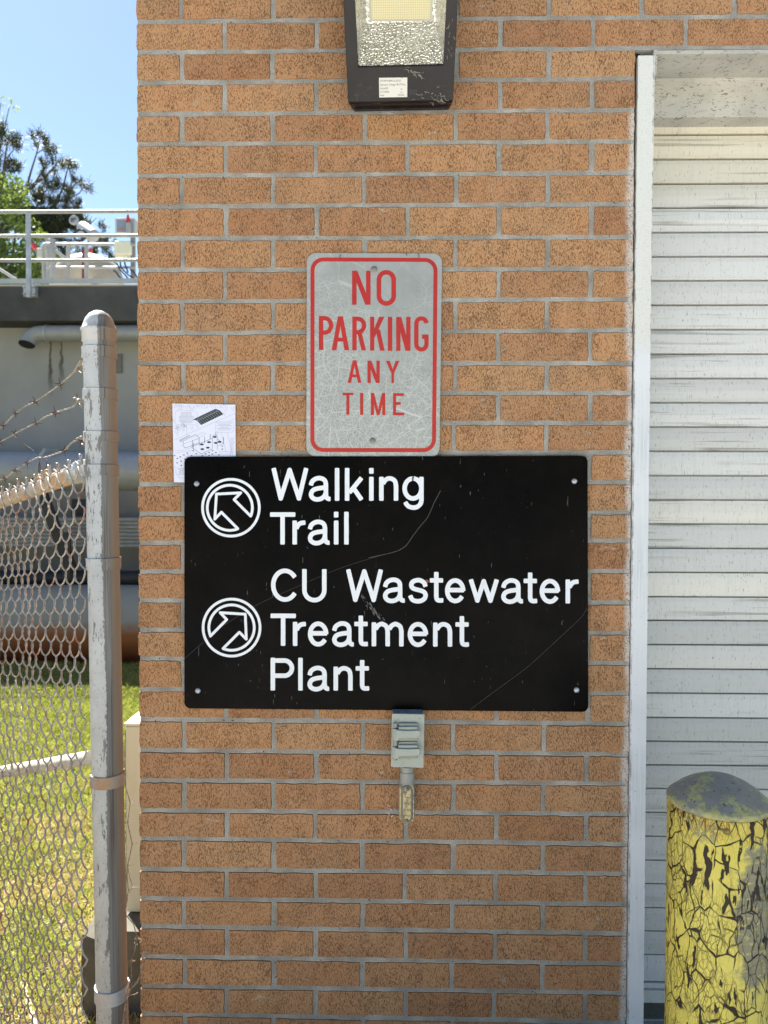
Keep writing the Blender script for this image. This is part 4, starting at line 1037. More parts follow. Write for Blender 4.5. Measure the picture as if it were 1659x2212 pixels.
    # twisted knuckle on top
for k in range(ncol+1):
    s = k*a_-.040
    if k % 2: continue
    z = slopez(s); n1_, _ = wv(s, z); lean = rnd.uniform(-.006, .006); hh = rnd.uniform(.016, .026)
    for ph in (0, math.pi):
        wm.tube([fpt(s+.003*math.cos(ph+t*5)+lean*t, z+hh*t-.004, .030+n1_+.003*math.sin(ph+t*5)) for t in (0, .2, .4, .6, .8, 1)], .0018, 5)
wm.build('wire_mesh', M_WIRE, fence)
# barbed wire
P9 = lambda x, y: f_on((x/4.917)/SC, (1150+y/4.917)/SC)
strands = [([(1310,120),(1270,200),(1150,330),(970,490),(750,650),(570,770),(400,850),(250,960),(60,1150),(0,1200)], [(970,490),(570,770),(255,960),(60,1150)]),
           ([(1290,770),(1235,740),(1175,850),(950,925),(890,950),(720,1020),(575,1110),(250,1280),(130,1350),(0,1420)], [(1235,740),(890,950),(575,1110),(245,1270),(8,1410)]),
           ([(1330,1340),(1150,1430),(1030,1550),(880,1610),(730,1660),(600,1670),(440,1750),(250,1870),(170,1930),(80,2005),(0,2030)], [(1290,1400),(1030,1550),(440,1750),(250,1870),(80,2005)])]
for st_, bs_ in strands:
    P = [P9(x, y) for x, y in st_]; dd = (P[-1]-P[-3]); P.append(P[-1]+dd*2); P.append(P[-1]+dd*8)
    P = [Vector(p) for p in smooth([tuple(p) for p in P], 14)]
    L = 0; acc = [0]
    for i in range(1, len(P)): L += (P[i]-P[i-1]).length; acc.append(L)
    nst = int(L/.004); path = []
    j = 0
    for i in range(nst):
        t = i*.004
        while j < len(acc)-2 and acc[j+1] < t: j += 1
        q = (t-acc[j])/max(1e-9, acc[j+1]-acc[j]); path.append(P[j].lerp(P[j+1], q))
    b = MB(); b.smooth = True
    for ph in (0, math.pi):
        pp_ = []
        for i, p in enumerate(path):
            d = (path[min(i+1, nst-1)]-path[max(i-1, 0)]).normalized(); e1 = d.cross(Vector((0,0,1))).normalized(); e2 = d.cross(e1)
            a = ph+i*.004/.024*2*math.pi*.5; pp_.append(p+(e1*math.cos(a)+e2*math.sin(a))*.0014)
        b.tube(pp_, .00095, 5)
    # wrap where it ties to the post
    p0 = path[0]; d = (path[6]-path[0]).normalized(); e1 = d.cross(Vector((0,0,1))).normalized(); e2 = d.cross(e1)
    b.tube([p0+d*(.001+i*.0011)+(e1*math.cos(i*1.1)+e2*math.sin(i*1.1))*.0042 for i in range(34)], .0011, 5)
    b.tube([p0+d*.034, p0+d*.03+Vector((.012,-.006,-.012)), p0+d*.01+Vector((.010,-.010,-.018)), p0+d*-.002+Vector((.004,-.008,-.010))], .0011, 5)
    wr = b.build('barbed_wire', M_BWIRE, fence)
    bb_ = [P9(x, y) for x, y in bs_]
    s_ = bb_[-1]; bb_ += [P[-1].lerp(s_, t) for t in (.1, .3, .5, .7, .9)]
    for p in bb_:
        b = MB(); b.smooth = True; d = Vector((-.75, .5, -.3)).normalized(); e1 = d.cross(Vector((0,0,1))).normalized(); e2 = d.cross(e1)
        b.tube([p+d*(-.004+.0013*i)+(e1*math.cos(i*1.25)+e2*math.sin(i*1.25))*.0034 for i in range(9)], .0012, 5)
        for q in range(4):
            a = q*1.57+rnd.uniform(-.4, .4); dr = e1*math.cos(a)+e2*math.sin(a); b.tube([p+dr*.002, p+dr*rnd.uniform(.011, .017)+d*rnd.uniform(-.003, .003)], [.0012, .0005], 5)
        b.build('barb', M_BARB, wr)
# berries caught on the wire
M_STEM = MT('dark_stem', (.06,.022,.02), .8).m
bs = thing('berry_sprig', 'dry sprig with two yellow berries caught on the lowest barbed strand', 'twig', P9(680, 1620))
b = MB(); b.smooth = True
for L in ([(280,1330),(350,1385),(480,1480),(600,1570),(690,1625)], [(675,1630),(680,1760),(680,1955)], [(685,1740),(695,1800),(708,1885)], [(680,1760),(665,1800),(672,1900)], [(700,1640),(770,1685),(808,1720),(788,1870)]):
    b.tube([P9(*p)+fnn*.008 for p in L], .0007, 5)
b.build('stem', M_STEM, bs)
m = MT('yellow_berry_skin', (.62,.36,.10), .5); m.col(m.mix(m.step(m.noise(260, 3), .4, .65), (.66,.40,.13), (.40,.20,.05))); M_BER = m.m
for x, y in ((685, 1992), (803, 1915)):
    b = MB(); b.smooth = True; p = P9(x, y)+fnn*.008; b.lathe(p-Vector((0,0,.0068)), [(.0085*math.sin(R_(a)), .0085-.0085*math.cos(R_(a))) for a in (5,30,60,90,120,150,175)], 14); b.build('berry', M_BER, bs)
# loose steel wire stub behind rail
# dry vine along post and wall
P4 = lambda x, y, yy: on((x/2.371)/SC, (2400+y/2.371)/SC, yy)
m = MT('dry_vine', (.30,.22,.15), .85); m.col(m.mix(m.step(m.noise(120, 3), .4, .6), (.36,.27,.18), (.16,.10,.07))); M_VINE = m.m
vn = MB(); vn.smooth = True; YV = D-.012
for L, r in (([(957,40),(962,220),(965,370),(1005,505),(985,660),(1020,825),(985,990),(980,1080),(990,1180),(975,1300),(965,1365),(1030,1440),(1055,1530),(1040,1650),(1010,1730),(1015,1830),(1000,1900),(970,2020),(965,2120),(940,2260)], .0011),
             ([(940,2300),(958,2150),(975,2030),(1010,1940),(1060,1890),(1100,1790),(1112,1700)], .0024),
             ([(990,1180),(1030,1160),(1075,1160)], .0010), ([(985,990),(1000,1080),(1020,1140),(1000,1200)], .0008), ([(985,1080),(930,1090),(880,1105)], .0006), ([(985,1210),(950,1260),(925,1310)], .0007),
             ([(1005,1990),(1040,1985),(1065,1970)], .0009), ([(1015,1840),(1030,1880),(1010,1920)], .0008)):
    vn.tube([P4(x, y, YV-(.02 if r > .002 else 0)) for x, y in L], r, 6)
for x, y in ((1005,505),(1020,825),(985,660),(985,990),(1010,1730)): vn.tube([P4(x, y, YV), P4(x+28, y-4, YV), P4(x+34, y-12, YV)], .0007, 5)
for q in range(40):
    x, y = rnd.gauss(1062, 12), rnd.gauss(1560, 16)
    if q > 24: x, y = rnd.gauss(1010, 8), rnd.gauss(1735, 18)
    a = rnd.uniform(0, 6.28); vn.tube([P4(x, y, YV), P4(x+14*math.cos(a), y+14*math.sin(a), YV-.004)], .0008, 4)
tag(vn.build('dry_vine', M_VINE, loc=P4(965, 2200, YV)), 'thin leafless vine climbing between the galvanised post and the brick corner', 'vine')

# ============================================================ CABINET AND PAD BEHIND THE CORNER
cb0 = on(267, 1567, 2.38); cb1x = cb0.x+.62
m = MT('cream_enamel', rough=.5); c = m.mix(m.step(m.noise(3, 4, .6, vec=m.sc(6,6,1)), .35, .7), (.62,.60,.44), (.68,.67,.53)); c = m.mix(m.step(m.noise(1, 4, .7, vec=m.sc(60,60,4)), .66, .72), c, (.22,.20,.14)); m.col(c); M_CREAM = m.m
zc0 = on(280, 1972, 2.38).z
cab = thing('utility_cabinet', 'cream metal cabinet on a rough concrete pad, just behind the brick corner', 'cabinet', (cb0.x+.3, 2.6, zc0))
b = MB(); b.box((cb0.x+.004, 2.384, zc0), (min(cb1x, 9), 2.80, cb0.z-.004)); b.build('body', M_CREAM, cab, bevel=.004)
b = MB(); b.box((cb0.x, 2.38, cb0.z-.003), (cb1x+.004, 2.806, cb0.z+.006)); b.build('lid', M_CREAM, cab, bevel=.002)
MB().box((cb0.x-.002, 2.40, zc0+.02), (cb0.x+.0035, 2.42, cb0.z-.02)).build('edge_seam', M_RUBBER, cab)
m_ = mk_concrete('mossy_pad_concrete', (.10,.095,.08), (.17,.16,.135), 6, True, (.03,.03,.022))
px0 = on(176, 1990, 2.28).x; b = MB(); n = 14
ztop = zc0-.004; fpts = []
rows = []
for j in range(7):
    row = []
    for i in range(n+1):
        x = lerp(px0, cb1x+.1, i/n); zz = lerp(-.45, ztop, j/6); row.append((x+rnd.gauss(0, .003)*(i < n), 2.28+rnd.gauss(0, .004), zz+(rnd.gauss(0, .008)-.014*(i < 3)*(j == 6) if j in (5, 6) else 0)))
    rows.append(row)
rows.append([(x, 2.95, z) for x, y, z in rows[-1]])
for j in range(len(rows)-1):
    for i in range(n): b.poly([rows[j][i], rows[j][i+1], rows[j+1][i+1], rows[j+1][i]])
b.poly([rows[0][0], rows[6][0], rows[7][0], (rows[7][0][0], 2.95, -.45)])
tag(b.build('concrete_pad', m_, loc=(cb0.x, 2.6, -.05)), 'rough dark concrete block under the cream cabinet', 'concrete block')

# ============================================================ TREATMENT TANK
YT, YW, G0 = 11.2, 11.67, -1.13
tk = thing('concrete_tank', 'long raised concrete treatment tank with dark edge beam, behind the fence', 'tank', (-3, YW, G0))
ztb = on(150, 617.5, YT).z; zbb = on(150, 693, YT).z
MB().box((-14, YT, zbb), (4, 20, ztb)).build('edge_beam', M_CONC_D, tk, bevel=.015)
MB().box((-14, YT-.004, ztb-.0005), (4, 19, ztb+.02)).build('painted_sunlit_rim', MT('sunlit_rim_tone', (.34,.33,.29), .8).m, tk)  # pale strip painting the sunlit line along the beam's top edge
MB().box((-13.6, YW, G0-.3), (3.8, 19.6, zbb)).build('tank_wall', M_TANKWALL, tk)
a, c = on(247, 806, YW), on(264, 765, YW); MB().box((a.x, YW-.03, a.z), (c.x, YW, c.z)).build('wall_plate', MT('grey_plate', (.16,.155,.14), .8).m, tk)
a, c = on(158, 1113, YW), on(186, 1078, YW); MB().box((a.x, YW-.05, a.z), (c.x, YW, c.z)).build('access_panel', MT('dark_panel', (.07,.075,.07), .8).m, tk)
# guard railing on the edge beam
gr = thing('guard_railing', 'three-rail white pipe guard railing along the tank edge', 'railing', on(62, 617, YT-.05))
YR = YT-.06
for v in (458, 510, 563):
    b = MB(); b.smooth = True; a = on(-10, v, YR); b.tube([(-13, YR, a.z), (3.9, YR, a.z)], .026 if v == 458 else .0245, 12); b.build('rail', M_RAILW, gr)
for xx in (on(62, 550, YR-.04).x,)+tuple(on(62, 550, YR-.04).x+k*1.9 for k in (-3, -2, -1, 1, 2)):
    b = MB(); b.smooth = True; y = YR-.045; zt_, zb_ = on(62, 462, y).z, on(62, 643, y).z; b.tube([(xx, y, zb_), (xx, y, zt_)], .036, 14); pst = b.build('post', M_GALV, gr)
    b = MB(); z0 = on(62, 640, y).z; b.box((xx-.085, y+.01, z0), (xx+.085, y+.11, z0+.16))
    for dx in (-.07, .07):
        for dz in (.03, .13): b.tube([(xx+dx, y+.02, z0+dz), (xx+dx, y-.03, z0+dz)], .012, 6)
    b.build('bracket', M_GALV, pst)
MB().box((-13, YT-.03, on(0, 614, YT).z), (3.9, YT-.022, on(0, 603, YT).z)).build('toe_board', mk_metal('grey_toe_board', (.36,.39,.40), (.44,.46,.46), .5, .1, scale=2), gr)
a, c = on(-30, 555, YT+.6), on(38, 604, YT+.6)
# equipment on the deck
YQ = 13.0
def Q(x, y, yy=YQ): return on((x/2.949)/SC, (250+y/2.949)/SC, yy)
M_WHT = mk_metal('white_painted_pipe', (.36,.36,.34), (.28,.28,.27), .5, .0, scale=4)
wr = thing('deck_rail', 'smaller white pipe rail with rounded corner on the tank deck behind the guard railing', 'railing', Q(420, 1940))
def tb(name, pts, r, mat, par, yy=YQ, seg=10):
    b = MB(); b.smooth = True; b.tube([Q(x, y, yy) for x, y in pts], r, seg); return b.build(name, mat, par)
tb('top_rail', [(420,1950),(416,1800),(415,1640),(424,1612),(450,1605),(700,1606),(1300,1612)], .026, M_WHT, wr)
tb('lower_rail', [(440,1830),(700,1830),(1300,1832)], .022, M_WHT, wr)
for x in (505, 655, 830): tb('upright', [(x, 1960), (x, 1560 if x == 505 else 1600)], .034 if x != 505 else .045, M_WHT, wr)
tb('brace', [(490,1640),(560,1690),(650,1760)], .03, M_WHT, wr)
tb('brace', [(455,1560),(460,1960)], .035, M_WHT, wr, YQ+.3)
tb('slanted_brace', [(-60,1810),(160,1950)], .025, M_WHT, gr, YT+.8)
pp2 = MB(); pp2.smooth = True; cx, cy = 835, 1965
pp2.tube([Q(cx+190*math.cos(R_(a)), cy-110*math.sin(R_(a)), 14.2) for a in range(-10, 191, 10)], .30, 20)
tag(pp2.build('arched_pipe', mk_metal('cream_pipe', (.40,.35,.27), (.33,.29,.23), .45, 0, scale=2), loc=Q(835, 1960, 14.2)), 'thick cream pipe bending in a low arch on the tank deck', 'pipe')
mt_ = thing('valve_actuator', 'grey valve motor with black handwheel standing on the tank deck', 'valve', Q(800, 1940, 13.5))
b = MB(); b.smooth = True; b.lathe(Q(735, 1400, 13.5)+Vector((0,.2,0)), [(.04, 0), (.10, .02), (.12, .07), (.12, .42), (.09, .46)], 20, axis=Vector((.75,-.5,-.6))); b.build('motor_body', M_STEELP, mt_)
b = MB(); b.smooth = True; p = Q(720, 1385, 13.4); b.lathe(p, [(.075, 0), (.085, .02), (.085, .05), (.07, .06)], 20, axis=Vector((-.1,-1,.1))); db_ = b.build('dial', M_STEELP, mt_)
b = MB()
for i in range(4):
    for j in range(2): q = p+Vector((-.04+i*.025, -.065, -.03+j*.04)); b.box((q.x-.007, q.y, q.z-.012), (q.x+.007, q.y+.01, q.z+.018))
b.build('dial_marks', M_BLACKP, db_)
b = MB(); b.smooth = True; p = Q(768, 1522, 13.2); b.tube([p+Vector((.105*math.cos(R_(a)), .03*math.sin(R_(a)), .105*math.sin(R_(a)))) for a in range(0, 360, 15)], .02, 8, closed=True)
b.tube([p+Vector((-.1,0,0)), p+Vector((.1,0,0))], .014, 6); b.build('handwheel', M_BLACKP, mt_)
b = MB(); b.smooth = True; b.tube([Q(800, 1640, 13.4), Q(802, 1960, 13.4)], .028, 10); b.build('spindle_guard', MT('faded_red', (.16,.03,.035), .7).m, mt_)
b = MB(); b.smooth = True; b.tube([Q(862, 1655, 13.3), Q(864, 1685, 13.3)], .045, 10); b.build('red_valve_cap', MT('red_cap', (.5,.03,.05), .5).m, mt_)
cbx = thing('control_box', 'grey control panel with glass window on a post, on the tank deck', 'control box', Q(1270, 1760))
def bx(name, x0, x1, y0, y1, d, mat, par, yy=YQ, bv=.008):
    a, c = Q(x0, y1, yy), Q(x1, y0, yy); b = MB(); b.box((a.x, yy, a.z), (c.x, yy+d, c.z)); return b.build(name, mat, par, bevel=bv)
pn = bx('panel', 1105, 1288, 1352, 1500, .2, MT('pale_grey_box', (.40,.40,.35), .6).m, cbx)
bx('window', 1120, 1205, 1368, 1492, .01, MT('panel_window', (.22,.27,.33), .15).m, pn, YQ-.02, .003)
bx('window_frame', 1112, 1213, 1360, 1500, .008, MT('frame_grey', (.52,.53,.52), .5).m, pn, YQ-.009, .003)
bx('orange_sticker', 1135, 1192, 1455, 1468, .004, MT('orange_print', (.55,.13,.04), .6).m, pn, YQ-.026, .0)
bx('door_leaf', 1245, 1288, 1362, 1498, .02, M_STEELP, pn, YQ-.03, .003)
bx('post', 1252, 1290, 1500, 1960, .07, MT('grey_post', (.20,.20,.21), .7).m, cbx, YQ+.05)
b = MB(); b.smooth = True; p = Q(1235, 1500, YQ-.06); b.lathe(p, [(.045, 0), (.045, .12), (.035, .17)], 12); b.build('beacon_base', M_WHT, cbx)
b = MB(); b.smooth = True; p = Q(1229, 1395, YQ-.06); b.lathe(p, [(.034, 0), (.026, .07), (.012, .13)], 12); b.build('beacon_tip', MT('red_tip', (.5,.03,.03), .5).m, cbx)
lb = thing('junction_box', 'cream junction box hanging below the rail with dark cables under it', 'electrical box', Q(1170, 1730))
bx('body', 1092, 1250, 1572, 1700, .25, M_CREAM, lb, YQ-.05, .02); bx('flange', 1100, 1215, 1700, 1730, .18, M_CREAM, lb, YQ)
for L in ([(1120,1790),(1150,1850),(1200,1900),(1240,1950)], [(1150,1740),(1160,1830),(1230,1900),(1280,1935)], [(1190,1740),(1200,1800),(1230,1880)], [(1090,1860),(1120,1880),(1130,1900),(1170,1950)], [(1250,1850),(1290,1880),(1320,1930)]):
    tb('cable', L, .014, M_BLACKP, lb, YQ-.1, 6)
sw = thing('switch_box', 'small grey switch box with red lever at the end of the white deck rail', 'switch', Q(370, 1735))
bx('body', 348, 402, 1640, 1735, .2, MT('switch_grey', (.42,.44,.38), .6).m, sw, YQ-.05, .015)
b = MB(); b.smooth = True; b.tube([Q(312, 1610), Q(345, 1655)], .04, 8); b.build('lever', MT('red_lever', (.55,.03,.06), .5).m, sw)

# pipes in front of the tank wall
def hpipe(name, label, v0, v1, y, mat, x0=-13, x1=3.5, elbow=None, group=None):
    a, c = on(150, v1, y), on(150, v0, y); r = (c.z-a.z)/2; zc = (c.z+a.z)/2
    b = MB(); b.smooth = True; b.tube([(x0, y, zc), (x1, y, zc)] if not elbow else elbow(y, zc), r, 32)
    return tag(b.build(name, mat, loc=(-3, y, zc)), label, 'pipe', group), r, zc
el = lambda y, z: [(on(64, 720, y).x-.0, YW+.05, z-.12), (on(60, 720, y).x, YW-.15, z-.06)]+[(on(72, 720, y).x+.12*k, y+.15-.05*min(k, 3), z) for k in range(0, 4)]+[(3.5, y, z)]
YP = 11.35
za = on(150, 720, YP).z; xe = on(92, 720, YP).x
pb = MB(); pb.smooth = True
pth = [(3.5, YP, za), (xe+.02, YP, za)]
for k in range(1, 9):
    t = R_(90*k/8); pth.append((xe-.20*math.sin(t), YP-.075*(1-math.cos(t)), za-.18*(1-math.cos(t))))
pb.tube(pth, .118, 28, caps=False)
pm_ = tag(pb.build('overflow_pipe', mk_metal('aged_grey_pipe', (.26,.27,.27), (.34,.335,.31), .5, .1, scale=3), loc=(-3, YP, za)), 'grey pipe tight under the edge beam, its elbow turned down with a black mouth', 'pipe')
e = Vector(pth[-1]); bmm = MB(); bmm.smooth = True; bmm.lathe(e-Vector((0,-.385,-.923))*.004, [(.117, 0), (.117, .002)], 24, axis=Vector((0,.385,.923))); bmm.build('mouth', M_DARK, pm_)
b = MB(); b.smooth = True; b.lathe(Vector((xe+.05, YP, za)), [(.119, 0), (.128, .002), (.128, .03), (.119, .032)], 28, axis=Vector((1,0,0))); b.build('coupling', M_STEELP, pm_)
p1, r1, z1 = hpipe('large_pipe', 'large smooth grey pipe running level in front of the tank wall', 976, 1060, 10.6, M_STEELP)
b = MB(); b.smooth = True; x = on(92, 1020, 10.3).x
b.tube([(x+.12, 10.6-r1*.4, z1+r1*1.02), (x+.05, 10.25, z1+r1*1.02), (x+.0, 10.2, z1+r1*.6), (x-.02, 10.2, z1-r1*1.6)], .025, 8); tag(b.build('conduit', M_STEELP, loc=(x, 10.2, z1)), 'thin grey conduit hooked over the large smooth pipe', 'conduit')
# ribbed sheet between
v0, v1 = 1118, 1182; n = 8; b = MB(); b.smooth = True
for k in range(n):
    z = lerp(on(150, v0, 10.9).z, on(150, v1, 10.9).z, (k+.5)/n); b.tube([(-12, 10.9, z), (3.5, 10.9, z)], .020, 8)
b.smooth = False; b.box((-12, 10.93, on(150, v1, 10.9).z), (3.5, 10.95, on(150, v0, 10.9).z))
tag(b.build('ribbed_tray', M_ROLL, loc=(-3, 10.9, z)), 'ribbed metal tray of horizontal bars crossing the tank wall', 'cable tray')
hpipe('black_pipe', 'black level pipe under the ribbed tray', 1232, 1263, 10.7, M_BLACKP)
hpipe('rusty_pipe', 'huge cream pipe close to the ground with a rust-orange underside', 1263, 1440, 10.6, M_RUSTPIPE)
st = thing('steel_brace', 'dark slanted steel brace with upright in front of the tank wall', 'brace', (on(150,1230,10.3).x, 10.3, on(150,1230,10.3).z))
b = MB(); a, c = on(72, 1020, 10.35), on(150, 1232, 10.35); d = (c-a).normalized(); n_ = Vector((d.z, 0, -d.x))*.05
b.hexa([a-n_, a+n_, c+n_*1.6, c-n_*1.6]+[p+Vector((0,.09,0)) for p in (a-n_, a+n_, c+n_*1.6, c-n_*1.6)]); b.build('strut', M_DARKSTEEL, st)
a = on(140, 1240, 10.3); MB().box((a.x-.03, 10.3, on(140,1250,10.3).z), (a.x+.07, 10.36, on(140,1150,10.3).z)).build('upright', M_DARKSTEEL, st)
def ground(u, v, lift=0):
    d = ray(u, v); y = 1.6
    while y < 40:
        p = EYE+d*(y/d.y)
        if p.z < hgt(p.x, p.y)+lift: return p
        y += .01
G4 = lambda x, y: ground((x/2.371)/SC, (2400+y/2.371)/SC, .02)
rb = MB(); rb.smooth = True; rb.tube([G4(5, 1430), G4(60, 1560), G4(120, 1760), G4(185, 1930), G4(250, 2150), G4(300, 2330)], [.005,.006,.008,.008,.009,.009], 8)
tag(rb.build('dead_branch', mk_metal('bleached_wood', (.50,.45,.33), (.40,.34,.24), .8, 0, scale=20), loc=G4(185, 1930)), 'long bleached dead branch lying in the grass behind the wire mesh', 'branch')

# ============================================================ VEGETATION
def mk_leaf(name, a, b_, trans=.35, rough=.6):
    m = MT(name, rough=rough); t = m.attr(); c = m.mix(t, a, b_)
    m.col(c); tn = m.new('BsdfTranslucent'); m.put(tn.inputs[0], m.mix(1., c, (1.3,1.35,.8), 'MULTIPLY')); mx = m.new('MixShader'); mx.inputs[0].default_value = trans
    m.nt.links.new(m.b.outputs[0], mx.inputs[1]); m.nt.links.new(tn.outputs[0], mx.inputs[2]); out = [n for n in m.nt.nodes if n.type == 'OUTPUT_MATERIAL'][0]; m.nt.links.new(mx.outputs[0], out.inputs[0]); return m.m
M_GRASS = mk_leaf('green_grass', (.15,.18,.05), (.40,.42,.15), .35)
M_STRAW = mk_leaf('dry_grass', (.30,.25,.13), (.66,.58,.36), .25)
def blades(name, mat, N, yr, hr, wd, dryness, seed, label=None):
    r = random.Random(seed); b = MB(); V = b.v; n_ = 0
    tries = 0
    while n_ < N and tries < N*6:
        tries += 1
        t = r.random(); y = yr[0]*(yr[1]/yr[0])**t
        x = r.uniform(-.52*y-.45, min(-.30*y+.35, XL-.04))
        dn = mnoise.noise(Vector((x*2.6, y*1.8, 3)))*.9+mnoise.noise(Vector((x*9, y*7, 5)))*.5 + (4.5-y)*.34
        if dryness and dn < r.gauss(-.05, .25): continue
        if not dryness and dn > r.gauss(.15, .3): continue
        if px0 < x < cb1x+.1 and 2.25 < y < 2.97: continue
        z = hgt(x, y); h = r.uniform(*hr)*(1+.06*y); w_ = wd*(.6+.28*y); b.tint = max(0, min(1, r.gauss(.5, .28)))
        for q in range(3):
            a = r.uniform(0, 6.28); ln_ = r.uniform(.2, .9)*h; ca, sa = math.cos(a), math.sin(a); bx_, by_ = x+r.gauss(0, .008*y), y+r.gauss(0, .008*y); p = r.uniform(0, 6.28)
            wx, wy = math.cos(p)*w_, math.sin(p)*w_
            k = len(V); V.append(Vector((bx_-wx, by_-wy, z))); V.append(Vector((bx_+wx, by_+wy, z))); V.append(Vector((bx_+ca*ln_*.4+wx*.7, by_+sa*ln_*.4+wy*.7, z+h*.65))); V.append(Vector((bx_+ca*ln_, by_+sa*ln_, z+h*r.uniform(.7, 1))))
            b.face((k, k+1, k+2, k+3))
        n_ += 1
    return tag(b.build(name, mat), kind='stuff')
tag(blades('grass', M_GRASS, 27000, (1.78, 12.0), (.018, .05), .0011, False, 3), 'bright green grass and low weeds growing behind the fence', 'grass')
tag(blades('dry_grass', M_STRAW, 24000, (1.78, 8.0), (.012, .04), .0010, True, 5), 'straw coloured dead grass at the foot of the fence', 'grass')
# broad weed leaves & fallen leaves
r = random.Random(11); b = MB()
for i in range(5200):
    y = 1.8*(5.5/1.8)**r.random(); x = r.uniform(-.52*y-.3, min(-.30*y+.3, XL-.04)); 
    if px0 < x < cb1x+.1 and 2.25 < y < 2.97: continue
    if mnoise.noise(Vector((x*4, y*3, 9))) < r.gauss(0, .15): continue
    z = hgt(x, y)+r.uniform(.008, .035); s_ = r.uniform(.004, .010); b.tint = r.random()
    n_ = Vector((r.gauss(0, .4), r.gauss(0, .4), 1)).normalized(); e1 = n_.orthogonal().normalized(); e2 = n_.cross(e1); a = r.uniform(0, 6.28)
    b.poly([Vector((x, y, z))+(e1*math.cos(a+t)+e2*math.sin(a+t))*s_*q for t, q in ((0,1.2),(1,.8),(2.1,.8),(3.14,1.0),(4.2,.8),(5.3,.8))])
tag(b.build('weed_leaves', mk_leaf('weed_leaf', (.12,.17,.04), (.34,.38,.13), .35), None), 'tiny clover and weed leaves among the grass behind the fence', 'weeds', kind='stuff')
b = MB()
for i in range(900):
    y = 1.8*(3.6/1.8)**r.random(); x = r.uniform(-.52*y-.2, min(-.30*y+.3, XL-.04)); z = hgt(x, y)+r.uniform(.004, .02); s_ = r.uniform(.008, .026); b.tint = r.random()
    if px0 < x < cb1x+.1 and 2.25 < y < 2.97: continue
    n_ = Vector((r.gauss(0, .35), r.gauss(0, .35), 1)).normalized(); e1 = n_.orthogonal().normalized(); e2 = n_.cross(e1); a = r.uniform(0, 6.28)
    pts = [Vector((x, y, z))+(e1*math.cos(a+t)*1.6+e2*math.sin(a+t)*.8)*s_*q+n_*r.uniform(0, .004) for t, q in ((0,1.2),(.8,.8),(2.1,.8),(3.14,1.1),(4.2,.8),(5.3,.8))]
    b.poly(pts)
tag(b.build('fallen_leaves', mk_leaf('dead_leaf', (.13,.055,.03), (.40,.27,.15), .15)), 'brown fallen leaves and litter scattered on the ground behind the fence', 'leaves', kind='stuff')

M_BARK = mk_metal('grey_bark', (.075,.06,.05), (.13,.11,.09), .9, 0, scale=6)
def leaftree(name, label, base, blobs, nleaf, size, mat, seed, trunk_r=.16):
    r = random.Random(seed); t = thing(name, label, 'tree', base)
    b = MB()
    for i in range(nleaf):
        c, rad = r.choices(blobs, weights=[(q[1][0]*q[1][1]*q[1][2])**.75 for q in blobs])[0]; c = Vector(c)
        d = Vector((r.gauss(0,1), r.gauss(0,1), r.gauss(0,1))).normalized()*(r.random()**.45)
        p = c+Vector((d.x*rad[0], d.y*rad[1], d.z*rad[2]))
        if mnoise.noise(p*1.7)+.8*mnoise.noise(p*4.5) < .02+r.gauss(0, .1): continue
        b.tint = max(0, min(1, r.gauss(.5, .3)))
        n_ = Vector((r.gauss(0,1), r.gauss(0,1), r.gauss(.5,1))).normalized(); e1 = n_.orthogonal().normalized(); e2 = n_.cross(e1); a = r.uniform(0, 6.28); s_ = size*r.uniform(.6, 1.3)
        b.poly([p+(e1*math.cos(a+tt)*q+e2*math.sin(a+tt)*q*.6)*s_ for tt, q in ((0,1.3),(1.2,.8),(3.14,1.1),(4.9,.8))])
    b.build('crown', mat, t)
    b = MB(); b.smooth = True; base = Vector(base); top = sum((Vector(c) for c, _ in blobs), Vector())/len(blobs)
    b.tube([base, base.lerp(top, .5)+Vector((.1,0,.2)), top], [trunk_r, trunk_r*.7, trunk_r*.3], 10)
    for c, rad in blobs:
        c = Vector(c); st_ = base.lerp(top, r.uniform(.45, .8)); b.tube([st_, st_.lerp(c, .5)+Vector((0,0,.15)), c], [trunk_r*.4, trunk_r*.22, trunk_r*.08], 7)
    b.build('trunk', M_BARK, t)
    return t
M_LEAFA = mk_leaf('bright_leaf', (.06,.10,.02), (.20,.26,.07), .4)
M_LEAFB = mk_leaf('mid_leaf', (.05,.09,.02), (.15,.23,.05), .35)
M_LEAFC = mk_leaf('pale_leaf', (.16,.22,.10), (.36,.40,.22), .35)
def bl_(u, v, y, rx, rz, ry=None): p = on(u, v, y); return ((p.x, p.y, p.z), (rx, ry or rx, rz))
YG = 19.5
leaftree('broadleaf_tree', 'bright green broadleaf tree rising behind the guard railing at the left edge', (on(-20,600,YG).x, YG, G0),
  [bl_(0,410,YG,.9,.38), bl_(45,415,YG,.5,.28), bl_(-60,430,YG,1.,.7), bl_(10,470,YG,.9,.35), bl_(20,520,YG,1.1,.45), bl_(60,560,YG,.9,.4), bl_(-40,580,YG,1.3,.6), bl_(35,600,YG,1.3,.45), bl_(90,590,YG,.6,.35), bl_(-100,500,YG,1.2,1.0), bl_(30,660,YG,1.5,.8)], 26000, .055, M_LEAFA, 21)
leaftree('slender_tree', 'pale leafed tree whose twig tips reach in at the upper left edge', (on(-130,600,23).x, 23, G0),
  [bl_(2,222,23,.42,.18), bl_(20,232,23,.32,.10), bl_(-5,250,23,.25,.10), bl_(8,282,23,.32,.10), bl_(-90,260,23,1.0,.9), bl_(-140,330,23,1.2,1.2)], 5200, .05, M_LEAFC, 22, .14)
leaftree('background_tree', 'dull mid green tree low behind the deck equipment', (on(130,600,30).x, 30, G0),
  [bl_(90,585,30,2.2,.9), bl_(190,590,30,1.4,.5), bl_(-20,560,30,2.2,1.4), bl_(140,545,30,.9,.4)], 9000, .075, M_LEAFB, 23)
